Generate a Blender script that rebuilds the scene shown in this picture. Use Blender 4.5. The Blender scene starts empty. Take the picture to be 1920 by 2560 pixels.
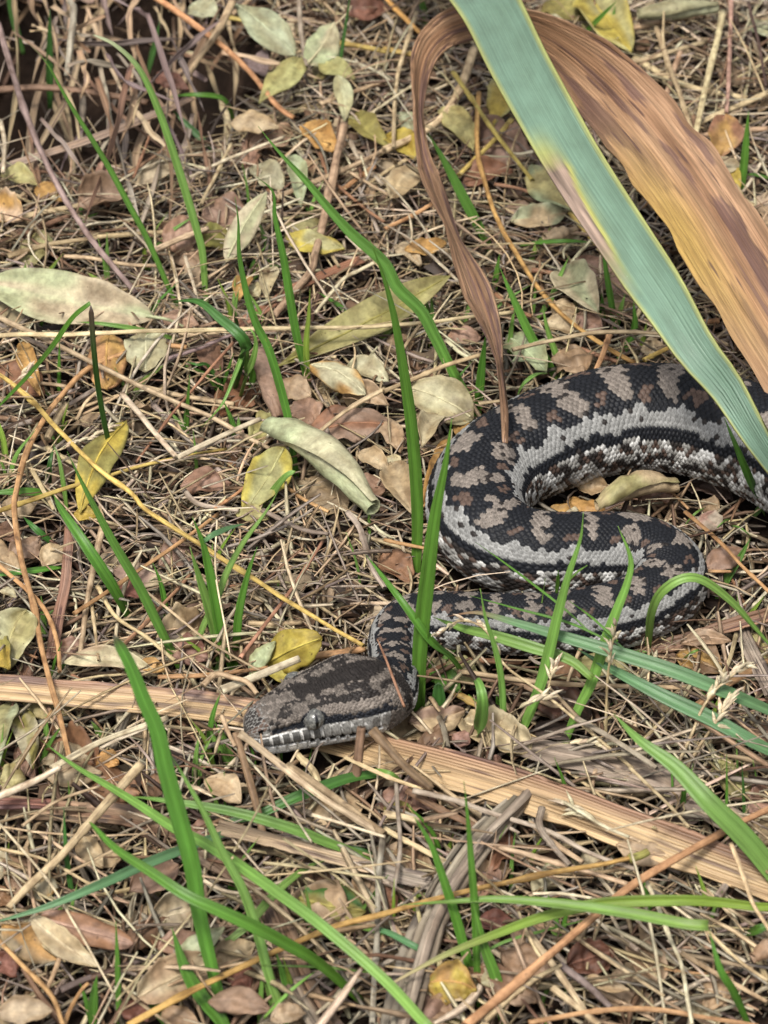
import bpy, math
import numpy as np

# ------------------------------------------------------------------ camera, sky, sun, exposure
PITCH = math.radians(36.0)          # camera looks 36 degrees below the horizon
DIST = 1.15                         # metres from the lens to the middle of the litter in view
FPX = 7360.0                        # focal length in photograph pixels (1920 x 2560)
CAM = np.array([0.0, -DIST * math.cos(PITCH), DIST * math.sin(PITCH)])
FWD = np.array([0.0, math.cos(PITCH), -math.sin(PITCH)])
UPV = np.array([0.0, math.sin(PITCH), math.cos(PITCH)])
RGT = np.array([1.0, 0.0, 0.0])

scene = bpy.context.scene
cam_data = bpy.data.cameras.new('camera')
cam_data.sensor_fit = 'VERTICAL'
cam_data.sensor_height = 24.0
cam_data.lens = 24.0 * FPX / 2560.0
cam_data.clip_start = 0.01
cam_data.clip_end = 500.0
cam_data.dof.use_dof = True
cam_data.dof.focus_distance = 1.10
cam_data.dof.aperture_fstop = 16.0
cam = bpy.data.objects.new('camera', cam_data)
scene.collection.objects.link(cam)
cam.location = CAM
cam.rotation_euler = (math.pi / 2 - PITCH, 0, 0)
scene.camera = cam

SUN_EL, SUN_AZ = math.radians(62.0), math.radians(-150.0)   # high soft sun through cloud, over the photographer's left shoulder
world = bpy.data.worlds.new('World')
scene.world = world
world.use_nodes = True
wn, wl = world.node_tree.nodes, world.node_tree.links
wn.clear()
w_out = wn.new('ShaderNodeOutputWorld')
w_bg = wn.new('ShaderNodeBackground')
w_sky = wn.new('ShaderNodeTexSky')
w_sky.sky_type = 'NISHITA'
w_sky.sun_disc = False
w_sky.sun_elevation = SUN_EL
w_sky.sun_rotation = SUN_AZ
w_sky.dust_density = 5.0
w_sky.ozone_density = 0.6
w_hsv = wn.new('ShaderNodeHueSaturation')       # cloud cover takes most of the blue out of the sky
w_hsv.inputs['Saturation'].default_value = 0.18
wl.new(w_sky.outputs[0], w_hsv.inputs['Color'])
wl.new(w_hsv.outputs[0], w_bg.inputs['Color'])
w_bg.inputs['Strength'].default_value = 0.072
wl.new(w_bg.outputs[0], w_out.inputs[0])

sun_data = bpy.data.lights.new('sun', 'SUN')
sun_data.energy = 1.5
sun_data.angle = math.radians(12.0)
sun_data.color = (1.0, 0.94, 0.85)
sun = bpy.data.objects.new('sun', sun_data)
scene.collection.objects.link(sun)
sun.location = (0, 0, 2)
# sky azimuth: rotation 0 is +Y, clockwise seen from above
sd = np.array([math.sin(SUN_AZ) * math.cos(SUN_EL), math.cos(SUN_AZ) * math.cos(SUN_EL), math.sin(SUN_EL)])
import mathutils
sun.rotation_euler = mathutils.Vector(-sd).to_track_quat('-Z', 'Y').to_euler()

scene.view_settings.view_transform = 'Standard'
scene.view_settings.look = 'None'
scene.view_settings.exposure = 1.38
scene.view_settings.gamma = 1.0
scene.view_settings.use_curve_mapping = False
scene.render.engine = 'CYCLES'
scene.cycles.max_bounces = 6
scene.cycles.diffuse_bounces = 3
scene.cycles.use_denoising = True

# ------------------------------------------------------------------ helpers
rng = np.random.default_rng(7)

def ray(px, py):
    return FWD + RGT * ((px - 960.0) / FPX) + UPV * ((1280.0 - py) / FPX)

def P(px, py, z=0.0):
    """the point at height z seen at photograph pixel (px, py)"""
    d = ray(px, py)
    return CAM + d * ((z - CAM[2]) / d[2])

def project(p):
    v = np.asarray(p) - CAM
    dep = v @ FWD
    return np.array([960.0 + FPX * (v @ RGT) / dep, 1280.0 - FPX * (v @ UPV) / dep]), dep

def mpp(p):
    return ((np.asarray(p) - CAM) @ FWD) / FPX

def plane_hit(px, py, base, n):
    d = ray(px, py)
    return CAM + d * (((base - CAM) @ n) / (d @ n))

def nrm(v):
    v = np.asarray(v, float)
    return v / np.maximum(np.linalg.norm(v, axis=-1, keepdims=True), 1e-12)

def catmull(pts, n):
    """n points evenly spread along a smooth curve through pts (any width of columns)"""
    pts = np.asarray(pts, float)
    if len(pts) == 2:
        t = np.linspace(0, 1, n)[:, None]
        return pts[0] * (1 - t) + pts[1] * t
    q = np.vstack([2 * pts[0] - pts[1], pts, 2 * pts[-1] - pts[-2]])
    out = []
    for i in range(1, len(q) - 2):
        t = np.linspace(0, 1, 24, endpoint=False)[:, None]
        a, b, c, d = q[i - 1], q[i], q[i + 1], q[i + 2]
        out.append(0.5 * ((2 * b) + (c - a) * t + (2 * a - 5 * b + 4 * c - d) * t**2 + (3 * b - a - 3 * c + d) * t**3))
    out.append(pts[-1:])
    c = np.vstack(out)
    s = np.concatenate([[0], np.cumsum(np.linalg.norm(np.diff(c[:, :3], axis=0), axis=1))])
    si = np.linspace(0, s[-1], n)
    return np.stack([np.interp(si, s, c[:, k]) for k in range(c.shape[1])], 1)

def hash01(*k):
    h = np.zeros(np.broadcast(*k).shape, np.uint64) + np.uint64(1469598103)
    for a in k:
        h = (h ^ (np.asarray(a).astype(np.int64).astype(np.uint64) * np.uint64(0x9E3779B97F4A7C15)))
        h = (h ^ (h >> np.uint64(29))) * np.uint64(0xBF58476D1CE4E5B9)
        h = h ^ (h >> np.uint64(32))
    return (h & np.uint64(0xFFFFFF)).astype(float) / float(0xFFFFFF)

def vnoise(x, y, seed=0):
    x, y = np.asarray(x, float), np.asarray(y, float)
    xi, yi = np.floor(x), np.floor(y)
    fx, fy = x - xi, y - yi
    fx, fy = fx * fx * (3 - 2 * fx), fy * fy * (3 - 2 * fy)
    xi, yi = xi.astype(np.int64), yi.astype(np.int64)
    s = np.int64(seed)
    a, b = hash01(xi, yi, s + 0 * xi), hash01(xi + 1, yi, s + 0 * xi)
    c, d = hash01(xi, yi + 1, s + 0 * xi), hash01(xi + 1, yi + 1, s + 0 * xi)
    return (a * (1 - fx) + b * fx) * (1 - fy) + (c * (1 - fx) + d * fx) * fy

def sstep(a, b, x):
    t = np.clip((x - a) / (b - a), 0, 1)
    return t * t * (3 - 2 * t)

def srgb(r, g, b):
    c = np.array([r, g, b], float) / 255.0
    return np.where(c <= 0.04045, c / 12.92, ((c + 0.055) / 1.055) ** 2.4)

def make_mesh(name, V, Q=None, T=None, col=None, suv=None, smooth=True):
    me = bpy.data.meshes.new(name)
    V = np.ascontiguousarray(V, np.float32)
    parts, tot = [], []
    if Q is not None and len(Q): parts.append(np.asarray(Q, np.int32).ravel()); tot.append(np.full(len(Q), 4, np.int32))
    if T is not None and len(T): parts.append(np.asarray(T, np.int32).ravel()); tot.append(np.full(len(T), 3, np.int32))
    loops = np.concatenate(parts); tot = np.concatenate(tot)
    start = np.concatenate([[0], np.cumsum(tot)[:-1]]).astype(np.int32)
    me.vertices.add(len(V)); me.loops.add(len(loops)); me.polygons.add(len(tot))
    me.vertices.foreach_set('co', V.ravel())
    me.loops.foreach_set('vertex_index', loops)
    me.polygons.foreach_set('loop_start', start)
    me.polygons.foreach_set('loop_total', tot)
    me.polygons.foreach_set('use_smooth', np.full(len(tot), smooth, bool))
    if col is not None:
        a = me.color_attributes.new('Col', 'FLOAT_COLOR', 'POINT')
        c4 = np.ones((len(V), 4), np.float32); c4[:, :3] = col
        a.data.foreach_set('color', c4.ravel())
    if suv is not None:
        a = me.attributes.new('suv', 'FLOAT_VECTOR', 'POINT')
        a.data.foreach_set('vector', np.ascontiguousarray(suv, np.float32).ravel())
    me.update(calc_edges=True)
    me.validate()
    return me

def link(name, me, mat, origin=(0, 0, 0), parent=None):
    o = bpy.data.objects.new(name, me)
    scene.collection.objects.link(o)
    if me is not None:
        me.materials.append(mat)
    o.location = origin
    if parent is not None:
        o.parent = parent
    return o

def obj(name, V, mat, Q=None, T=None, col=None, suv=None, parent=None, smooth=True, origin=None):
    V = np.asarray(V, float)
    if parent is not None:
        org = np.array(parent['_o']) if '_o' in parent else np.zeros(3)
        me = make_mesh(name, V - org, Q, T, col, suv, smooth)
        return link(name, me, mat, (0, 0, 0), parent)
    org = np.asarray(V[0] if origin is None else origin, float)
    me = make_mesh(name, V - org, Q, T, col, suv, smooth)
    o = link(name, me, mat, org)
    o['_o'] = [float(x) for x in org]
    return o

def tag(o, label=None, cat=None, group=None, kind=None):
    if label: o['label'] = label
    if cat: o['category'] = cat
    if group: o['group'] = group
    if kind: o['kind'] = kind
    return o

def grid_quads(n, m, closed=False):
    i = np.arange(n - 1)[:, None]
    j = np.arange(m if closed else m - 1)[None, :]
    j2 = (j + 1) % m
    a, b = i * m + j, i * m + j2
    return np.stack([a, b, b + m, a + m], -1).reshape(-1, 4)

def frames(C, hint):
    """tangent, side and normal along a curve; hint = wished normal(s)"""
    T = nrm(np.gradient(C, axis=0))
    H = np.broadcast_to(np.asarray(hint, float), C.shape)
    N = nrm(H - T * np.sum(H * T, 1, keepdims=True))
    return T, np.cross(T, N), N

def sheet(G, t=0.0):
    """closed thin shell from a grid of points G (n, m, 3): upper side, lower side, rim"""
    n, m, _ = G.shape
    V = G.reshape(-1, 3)
    Q = grid_quads(n, m)
    if t <= 0:
        return V, Q, 1
    du = np.gradient(G, axis=0); dv = np.gradient(G, axis=1)
    N = nrm(np.cross(du, dv)).reshape(-1, 3)
    V2 = np.vstack([V, V - N * t])
    k = n * m
    idx = np.arange(k).reshape(n, m)
    rim = np.concatenate([idx[0, :], idx[1:, -1], idx[-1, -2::-1], idx[-2:0:-1, 0]])
    r2 = np.roll(rim, -1)
    R = np.stack([r2, rim, rim + k, r2 + k], 1)
    return V2, np.vstack([Q, Q[:, ::-1] + k, R]), 2

# ------------------------------------------------------------------ materials
def new_mat(name):
    m = bpy.data.materials.new(name)
    m.use_nodes = True
    return m, m.node_tree.nodes, m.node_tree.links, m.node_tree.nodes['Principled BSDF']

def attr(n, name):
    a = n.new('ShaderNodeAttribute'); a.attribute_name = name
    return a

def mathn(n, l, op, a, b=None):
    m = n.new('ShaderNodeMath'); m.operation = op
    for i, v in enumerate((a, b)):
        if v is None: continue
        if isinstance(v, (int, float)): m.inputs[i].default_value = v
        else: l.new(v, m.inputs[i])
    return m.outputs[0]

def vscale(n, l, vec, s):
    m = n.new('ShaderNodeVectorMath'); m.operation = 'MULTIPLY'
    l.new(vec, m.inputs[0]); m.inputs[1].default_value = s
    return m.outputs[0]

def noise(n, l, vec, scale, detail=3.0, rough=0.6):
    t = n.new('ShaderNodeTexNoise'); l.new(vec, t.inputs['Vector'])
    t.inputs['Scale'].default_value = scale; t.inputs['Detail'].default_value = detail
    t.inputs['Roughness'].default_value = rough
    return t.outputs['Fac']

def ramp(n, l, fac, stops):
    r = n.new('ShaderNodeValToRGB'); l.new(fac, r.inputs[0])
    e = r.color_ramp.elements
    while len(e) < len(stops): e.new(0.5)
    for k, (p, c) in enumerate(stops):
        e[k].position = p; e[k].color = (*c, 1) if len(c) == 3 else c
    return r.outputs[0]

def mixc(n, l, mode, fac, a, b):
    m = n.new('ShaderNodeMix'); m.data_type = 'RGBA'; m.blend_type = mode
    if isinstance(fac, (int, float)): m.inputs[0].default_value = fac
    else: l.new(fac, m.inputs[0])
    for i, v in ((6, a), (7, b)):
        if isinstance(v, tuple): m.inputs[i].default_value = (*v, 1)
        else: l.new(v, m.inputs[i])
    return m.outputs[2]

def bump(n, l, h, strength, dist, bsdf):
    b = n.new('ShaderNodeBump'); b.inputs['Strength'].default_value = strength
    b.inputs['Distance'].default_value = dist
    l.new(h, b.inputs['Height']); l.new(b.outputs[0], bsdf.inputs['Normal'])

def plant_mat(name, stripe_scale, stripe_amt, blotch_scale, blotch_amt, rough, spec, transl=0.0, bump_s=0.3, spots=None, bump_d=0.0004):
    """colour from the mesh, fibre streaks along the piece, blotches of wear, a little light passing through"""
    m, n, l, b = new_mat(name)
    c = attr(n, 'Col').outputs['Color']
    s = attr(n, 'suv').outputs['Vector']
    st = noise(n, l, vscale(n, l, s, stripe_scale), 1.0, 4.0, 0.65)
    bl = noise(n, l, vscale(n, l, s, blotch_scale), 1.0, 4.0, 0.6)
    v1 = ramp(n, l, st, [(0.25, (1 - stripe_amt,) * 3), (0.75, (1 + 0.5 * stripe_amt,) * 3)])
    v2 = ramp(n, l, bl, [(0.3, (1 - blotch_amt, 1 - blotch_amt * 1.12, 1 - blotch_amt * 1.2)), (0.65, (1 + .3 * blotch_amt,) * 3)])
    c = mixc(n, l, 'MULTIPLY', 1.0, c, v1)
    c = mixc(n, l, 'MULTIPLY', 1.0, c, v2)
    if spots:
        sp = noise(n, l, vscale(n, l, s, spots[0]), 1.0, 2.0, 0.5)
        f = ramp(n, l, sp, [(spots[1], (0, 0, 0)), (spots[1] + 0.05, (1, 1, 1))])
        f = mathn(n, l, 'MULTIPLY', f, spots[2])
        c = mixc(n, l, 'MIX', f, c, spots[3])
    l.new(c, b.inputs['Base Color'])
    b.inputs['Roughness'].default_value = rough
    b.inputs['Specular IOR Level'].default_value = spec
    bump(n, l, st, bump_s, bump_d, b)
    if transl > 0:
        tr = n.new('ShaderNodeBsdfTranslucent')
        l.new(c, tr.inputs['Color'])
        mx = n.new('ShaderNodeMixShader'); mx.inputs[0].default_value = transl
        out = n['Material Output']
        l.new(b.outputs[0], mx.inputs[1]); l.new(tr.outputs[0], mx.inputs[2])
        l.new(mx.outputs[0], out.inputs['Surface'])
    return m

M_STRAW = plant_mat('straw_fibre', (18, 2600, 1), 0.62, (170, 600, 1), 0.52, 0.62, 0.25, 0.0, 0.35, ((160, 900, 1), 0.66, 0.5, (0.05, 0.035, 0.025)))
M_GRASS = plant_mat('green_grass', (10, 3200, 1), 0.42, (60, 300, 1), 0.25, 0.40, 0.4, 0.32, 0.30, ((500, 900, 1), 0.74, 0.5, (0.30, 0.30, 0.06)))
M_LEAF = plant_mat('fallen_leaf', (420, 420, 1), 0.36, (110, 130, 1), 0.45, 0.58, 0.3, 0.15, 0.55, ((420, 420, 1), 0.70, 0.65, (0.07, 0.04, 0.025)))
M_STRAP = plant_mat('dead_strap_leaf', (6, 2600, 1), 0.62, (22, 260, 1), 0.40, 0.5, 0.35, 0.05, 0.6, ((22, 420, 1), 0.63, 0.75, (0.06, 0.03, 0.03)))
M_WEATHER = plant_mat('weathered_fibre', (16, 1300, 1), 0.85, (40, 260, 1), 0.45, 0.75, 0.15, 0.0, 0.9, ((60, 500, 1), 0.60, 0.7, (0.04, 0.03, 0.03)))
M_BLUEGREEN = plant_mat('waxy_green_leaf', (4, 2400, 1), 0.34, (45, 120, 1), 0.20, 0.5, 0.3, 0.04, 0.35, ((700, 1600, 1), 0.72, 0.25, (0.35, 0.45, 0.36)))

def soil_mat():
    m, n, l, b = new_mat('dark_soil')
    g = n.new('ShaderNodeNewGeometry').outputs['Position']
    a = noise(n, l, g, 60.0, 6.0, 0.7)
    c = ramp(n, l, a, [(0.3, (0.006, 0.004, 0.003)), (0.55, (0.022, 0.014, 0.010)), (0.75, (0.06, 0.038, 0.027))])
    l.new(c, b.inputs['Base Color'])
    b.inputs['Roughness'].default_value = 0.95
    b.inputs['Specular IOR Level'].default_value = 0.1
    bump(n, l, noise(n, l, g, 350.0, 5.0, 0.75), 0.8, 0.002, b)
    return m
M_SOIL = soil_mat()

# ------------------------------------------------------------------ ground
def hollow(x, y):
    c = P(190, 110, 0)
    return 0.12 * np.exp(-((((x - c[0]) / 0.095) ** 2 + ((y - c[1]) / 0.105) ** 2) ** 2))

def ground_z(x, y):
    x, y = np.asarray(x, float), np.asarray(y, float)
    return -0.004 + 0.006 * (vnoise(x * 18 + 50, y * 18 + 50, 3) - 0.5) + 0.004 * (vnoise(x * 60 + 50, y * 60 + 50, 4) - 0.5) - hollow(x, y)

def axis(lo, hi, step):
    core = np.arange(lo, hi, step)
    far = np.array([0.02, 0.06, 0.15, 0.35, 0.8, 2, 5, 12, 30, 60])
    return np.concatenate([(lo - far)[::-1], core, hi + far])
gx, gy = axis(-0.36, 0.36, 0.004), axis(-0.34, 0.56, 0.004)
GX, GY = np.meshgrid(gx, gy, indexing='ij')
GZ = ground_z(GX, GY)
soil = obj('ground', np.stack([GX, GY, GZ], -1).reshape(-1, 3), M_SOIL, Q=grid_quads(len(gx), len(gy)), origin=(0, 0, 0))
tag(soil, kind='structure')
# ------------------------------------------------------------------ the snake: one continuous skin from snout to the far coil
def snake_mat():
    m, n, l, b = new_mat('snake_scales')
    c = attr(n, 'Col').outputs['Color']
    s = attr(n, 'suv').outputs['Vector']
    v = ramp(n, l, noise(n, l, s, 900.0, 3.0), [(0.3, (0.8, 0.8, 0.8)), (0.7, (1.15, 1.15, 1.15))])
    l.new(mixc(n, l, 'MULTIPLY', 1.0, c, v), b.inputs['Base Color'])
    b.inputs['Roughness'].default_value = 0.45
    b.inputs['Specular IOR Level'].default_value = 0.11
    bump(n, l, noise(n, l, s, 2500.0, 2.0), 0.12, 0.0002, b)
    return m
M_SNAKE = snake_mat()

CM = 0.01
ZB = 0.006                                   # litter the coils press down to
body_px = [                                  # pixel of the tube's middle and half thickness in pixels, head end first
    (955, 1722, 66), (985, 1688, 64), (984, 1640, 63), (982, 1598, 63), (1005, 1562, 66), (1050, 1548, 71), (1130, 1552, 76),
    (1240, 1560, 80), (1360, 1562, 84), (1480, 1552, 88), (1580, 1527, 91), (1650, 1492, 94), (1676, 1450, 97),
    (1652, 1412, 101), (1585, 1386, 105), (1480, 1386, 109), (1370, 1390, 113), (1280, 1375, 117), (1213, 1330, 122), (1190, 1262, 126),
    (1222, 1190, 130), (1300, 1136, 134), (1400, 1092, 137), (1500, 1060, 139), (1610, 1046, 140),
    (1730, 1056, 141), (1850, 1092, 142), (1970, 1150, 142), (2080, 1240, 141), (2150, 1360, 140), (2165, 1490, 136), (2230, 1600, 126), (2350, 1670, 110), (2500, 1690, 90), (2640, 1660, 68), (2750, 1600, 46), (2840, 1560, 26), (2900, 1545, 6)]
ctrl = []
# head: axis points from the snout backwards, metres from pixels at a height
SN = P(612, 1836, 0.0175)
HB = P(890, 1742, 0.0225)
for t in (0.0, 0.25, 0.5, 0.75, 1.0):
    ctrl.append(SN * (1 - t) + HB * t)
for (x, y, r) in body_px:
    rm = r * mpp(P(x, y, 0.02))
    zc = ZB + rm * 0.93
    if y > 1590 and x < 1000: zc = ZB + rm * 0.93 + 0.004 * (y - 1590) / 100
    ctrl.append(P(x, y, zc))
ctrl = np.array(ctrl)
dense = catmull(ctrl, 4000)
dense[60:-60] = sum(np.roll(dense, k, 0)[60:-60] for k in range(-30, 31, 2)) / 31.0
sarc = np.concatenate([[0], np.cumsum(np.linalg.norm(np.diff(dense, axis=0), axis=1))])
# tube radius along the arc, from the nearest control point
ci = np.array([np.argmin(np.linalg.norm(dense - c, axis=1)) for c in ctrl[5:]])
cr = np.array([r * mpp(P(x, y, 0.02)) for (x, y, r) in body_px])
HK = 0.86                                    # head length factor
HD = np.array([0, .08, .22, .45, .8, 1.4, 2.2, 3.0, 3.8, 4.6, 5.3, 6.0, 6.8, 7.6]) * CM * HK
HW = np.array([.04, .36, .58, .73, .84, .97, 1.12, 1.30, 1.48, 1.60, 1.60, 1.46, 1.24, 1.08]) * CM
HT = np.array([.04, .30, .50, .66, .78, .96, 1.12, 1.18, 1.20, 1.20, 1.16, 1.08, 1.02, 1.0]) * CM
HL = np.array([.04, .42, .68, .80, .87, .92, .94, .95, .96, .97, .97, .97, .98, 1.0]) * CM
HEND = 7.6 * CM * HK
def r_body(s):
    return np.interp(s, sarc[ci], cr)
def widths(s):
    rb = r_body(s)
    k = sstep(5.3 * CM, HEND, s)
    w = np.where(s < HEND, np.interp(s, HD, HW) * (1 - k) + rb * k, rb)
    t = np.where(s < HEND, np.interp(s, HD, HT) * (1 - k) + rb * 0.96 * k, rb * 0.96)
    b = np.where(s < HEND, np.interp(s, HD, HL) * (1 - k) + rb * 0.90 * k, rb * 0.90)
    return w, t, b
NCOL, SUB = 36, 7                            # scale columns round the body, samples per scale
NA = NCOL * SUB
ASP = 0.70                                   # scale length over width: near hexagonal packing
# row coordinate: equal steps in scale lengths
ds = np.diff(sarc); mid = 0.5 * (sarc[1:] + sarc[:-1])
rw = np.where(mid < HEND, 1.12 * CM, r_body(mid))
rw = np.where(mid < HEND, rw * (1 - sstep(5.2 * CM, HEND, mid)) + r_body(mid) * sstep(5.2 * CM, HEND, mid), rw)
vcum = np.concatenate([[0], np.cumsum(ds / (2 * math.pi * rw / NCOL * ASP))])
NV = int(vcum[-1] * SUB)
vv = np.arange(NV) / SUB
ss = np.interp(vv, vcum, sarc)
C = np.stack([np.interp(ss, sarc, dense[:, k]) for k in range(3)], 1)
T = nrm(np.gradient(np.stack([np.interp(ss, sarc, dense[:, k]) for k in range(3)], 1), axis=0))
T[:3] = T[3]
SIDE = nrm(np.cross(np.array([0, 0, 1.0]), T))
UPN = np.cross(T, SIDE)
# the head leans a little towards the open side of the coil
W, TP, BT = widths(ss)
uu = np.arange(NA) / SUB                     # column coordinate 0..NCOL
phi = (uu / NCOL) * 2 * math.pi              # 0 = back, pi = belly
PH, VV = np.meshgrid(phi, vv)
UU = np.broadcast_to(uu, PH.shape)
S2 = np.broadcast_to(ss[:, None], PH.shape)
sn, cs = np.sin(PH), np.cos(PH)
headk = 1 - sstep(4.0 * CM, 6.2 * CM, S2)
pw = 1 - 0.34 * headk
X = np.sign(sn) * np.abs(sn) ** pw * W[:, None]
Z = np.where(cs > 0, np.abs(cs) ** pw * TP[:, None], -np.abs(cs) ** np.where(headk > 0, pw, 1.0) * BT[:, None])
bodyk = 1 - headk
Z = np.where(Z < -0.72 * BT[:, None], -0.72 * BT[:, None] + (Z + 0.72 * BT[:, None]) * (1 - 0.55 * bodyk), Z)  # flattened belly
ad = np.abs(((PH + math.pi) % (2 * math.pi)) - math.pi)      # 0 back .. pi belly
adeg = np.degrees(ad)
sidesgn = np.sign(((PH + math.pi) % (2 * math.pi)) - math.pi)
dcm = S2 / CM / HK

# scale cells: nearest centre on a staggered lattice
def cells(u, v, jit, per):
    best = np.full(u.shape, 9e9); sec = np.full(u.shape, 9e9)
    cu = np.zeros(u.shape); cv = np.zeros(u.shape)
    r0 = np.floor(v * 2)
    for dr in (-2, -1, 0, 1, 2, 3):
        r = r0 + dr
        off = np.where(np.mod(r, 2) == 0, 0.0, 0.5)
        c0 = np.floor(u - off)
        for dc in (-1, 0, 1, 2):
            c = c0 + dc
            ck = np.mod(c, per)
            ju = (hash01(ck, r, 11 + 0 * r) - 0.5) * jit
            jv = (hash01(ck, r, 12 + 0 * r) - 0.5) * jit
            pu, pv = c + off + ju, r / 2 + jv
            d = np.sqrt((u - pu) ** 2 + ((v - pv) * ASP) ** 2)
            b = d < best
            sec = np.where(b, best, np.minimum(sec, d))
            cu = np.where(b, pu, cu); cv = np.where(b, pv, cv)
            best = np.where(b, d, best)
    return best, sec, cu, cv
nh = int(np.searchsorted(ss, HEND))
best, sec, cu, cv = cells(UU, VV, 0.14, NCOL)
# on the head the cells are laid out by length round the skin, so that they stay even on the flat crown
seg_l = np.sqrt((np.roll(X[:nh], -1, 1) - X[:nh]) ** 2 + (np.roll(Z[:nh], -1, 1) - Z[:nh]) ** 2)
arc = np.concatenate([np.zeros((nh, 1)), np.cumsum(seg_l, 1)], 1)
HN = 50
ua = arc[:, :-1] / arc[:, -1:] * HN
va = VV[:nh] * 1.2
hb, hs, hu, hv = cells(ua, va, 0.5, HN)
def back_u(hu_):
    o_ = np.empty_like(hu_)
    for i_ in range(nh):
        o_[i_] = np.interp(np.mod(hu_[i_], HN), np.append(ua[i_], HN), np.append(uu, NCOL))
    return o_
best[:nh], sec[:nh], cu[:nh], cv[:nh] = hb, hs, back_u(hu), hv / 1.2
# coarse plates on the snout
b2, s2_, u2, v2 = cells(ua / 2, va / 2, 0.5, HN // 2)
sn_k = (dcm[:nh] < 1.7) & (adeg[:nh] < 85)
for A_, B_ in ((best, b2), (sec, s2_), (cu, back_u(u2 * 2)), (cv, v2 * 2 / 1.2)):
    A_[:nh] = np.where(sn_k, B_, A_[:nh])
edge = np.clip(sec - best, 0, 1)
dome = sstep(0.0, 0.22, edge) * 0.6 + 0.4 * np.clip(1 - (best / 0.36) ** 2, 0, 1)
size = (2 * math.pi * W / NCOL)[:, None]
amp = size * 0.19 * np.where(adeg < 135, 1.0, 0.25)
amp[:nh] *= np.where(dcm[:nh] < 5.5, 1.25, 1.1)
tilt = (VV - cv) * 0.10 * size                     # free rear edge of each scale stands proud
disp = amp * (dome - 0.5) + tilt * dome

# ---- colours, one per scale
cdeg = np.abs((((cu / NCOL * 360.0) + 180) % 360) - 180)
csgn = np.sign((((cu / NCOL * 360.0) + 180) % 360) - 180)
sd_ = np.where(csgn >= 0, 1, 2)
r1 = hash01(np.round(cu * 40), np.round(cv * 40), 5 + 0 * cu)
r2 = hash01(np.round(cu * 40), np.round(cv * 40), 6 + 0 * cu)
cdeg = np.abs(cdeg)
BLACK, DARK = np.array([.011, .012, .015]), np.array([.022, .019, .018])
BROWN, TAN = np.array([.082, .056, .045]), np.array([.158, .136, .119])
WHITE, GREY = np.array([.205, .205, .20]), np.array([.185, .18, .17])
CREAM = np.array([.50, .495, .48])
def put(col, mask, c):
    col[mask] = c
    return col
col = np.empty(PH.shape + (3,)); col[:] = BLACK
wv = cv + 2.2 * (vnoise(cv * 0.5, cdeg * 0.06 + 9, 21) - 0.5)
wd = cdeg + 17 * (vnoise(cv * 0.42 + 40, cdeg * 0.05, 22) - 0.5) + 5 * (r1 - 0.5)
PER = 8.4
k = np.floor(wv / PER); f = (wv / PER - k) - 0.5
ks = hash01(k, sd_, 31 + 0 * k); kc = hash01(k, 32 + 0 * k)
cross = kc < 0.45                                            # blotches that meet over the back
tc = np.where(cross, 6.0, 18.0 + 10 * ks); th = np.where(cross, 26.0, 15.0 + 6 * ks)
slant = (ks - 0.5) * 0.012 * (wd - 20)
tanm = ((f + slant) / (0.19 + 0.08 * kc)) ** 2 + ((wd - tc) / th) ** 2 < 1.0
f2 = np.mod(wv / PER + 0.5, 1.0) - 0.5
brm = (f2 / 0.17) ** 2 + ((wd - 29) / 10.0) ** 2 < 1.0
put(col, brm & (r2 > 0.18), BROWN)
put(col, tanm, TAN)
put(col, tanm & (r2 > 0.90), DARK)
saw = 15.0 * np.maximum(0, 1 - np.abs(f2 + 0.16) / 0.24) + 5 * np.maximum(0, 1 - np.abs(f) / 0.15)
ws = cdeg + 6 * (vnoise(cv * 0.22 + 40, 1 + 0 * cv, 22) - 0.5) + 2.5 * (r1 - 0.5)
lo = 46.0 - 0.75 * saw
hi = 63 + 4 * (vnoise(cv * 0.2, 3 + 0 * cv, 23) - 0.5)
put(col, (ws <= lo + 1) & (ws > lo - 5) & (r2 > 0.25), BLACK)
put(col, (ws > lo) & (ws < hi), WHITE)
put(col, (ws > lo) & (ws < hi) & (r2 > 0.955), DARK)
put(col, (ws >= hi) & (ws < hi + 12), BLACK)
low = ws >= hi + 12
put(col, low, GREY * 1.2)
spk = vnoise(cv * 0.7 + 7, cdeg * 0.11, 24) + 0.5 * (r1 - 0.5)
put(col, low & (spk > 0.52), BROWN * 0.8)
put(col, low & (spk > 0.66), DARK)
put(col, low & (spk < 0.30), CREAM)
put(col, (wd > 132), CREAM)
put(col, (wd > 132) & (spk > 0.62), BROWN)
body_col = col.copy()

# ---- head markings, in head measures (cm from the snout, degrees from the crown)
hd, ha = dcm[:nh], adeg[:nh]
jd = hd + 0.20 * (vnoise(cv[:nh] * 0.6, cdeg[:nh] * 0.12, 41) - 0.5) * 2
ja = cdeg[:nh] + 8 * (vnoise(cv[:nh] * 0.5 + 9, cdeg[:nh] * 0.10, 42) - 0.5)
hc = np.empty(hd.shape + (3,)); hc[:] = TAN * 0.72
hr = r2[:nh]
put(hc, hr > 0.72, TAN * 0.55); put(hc, hr < 0.22, TAN * 0.95)
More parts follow.
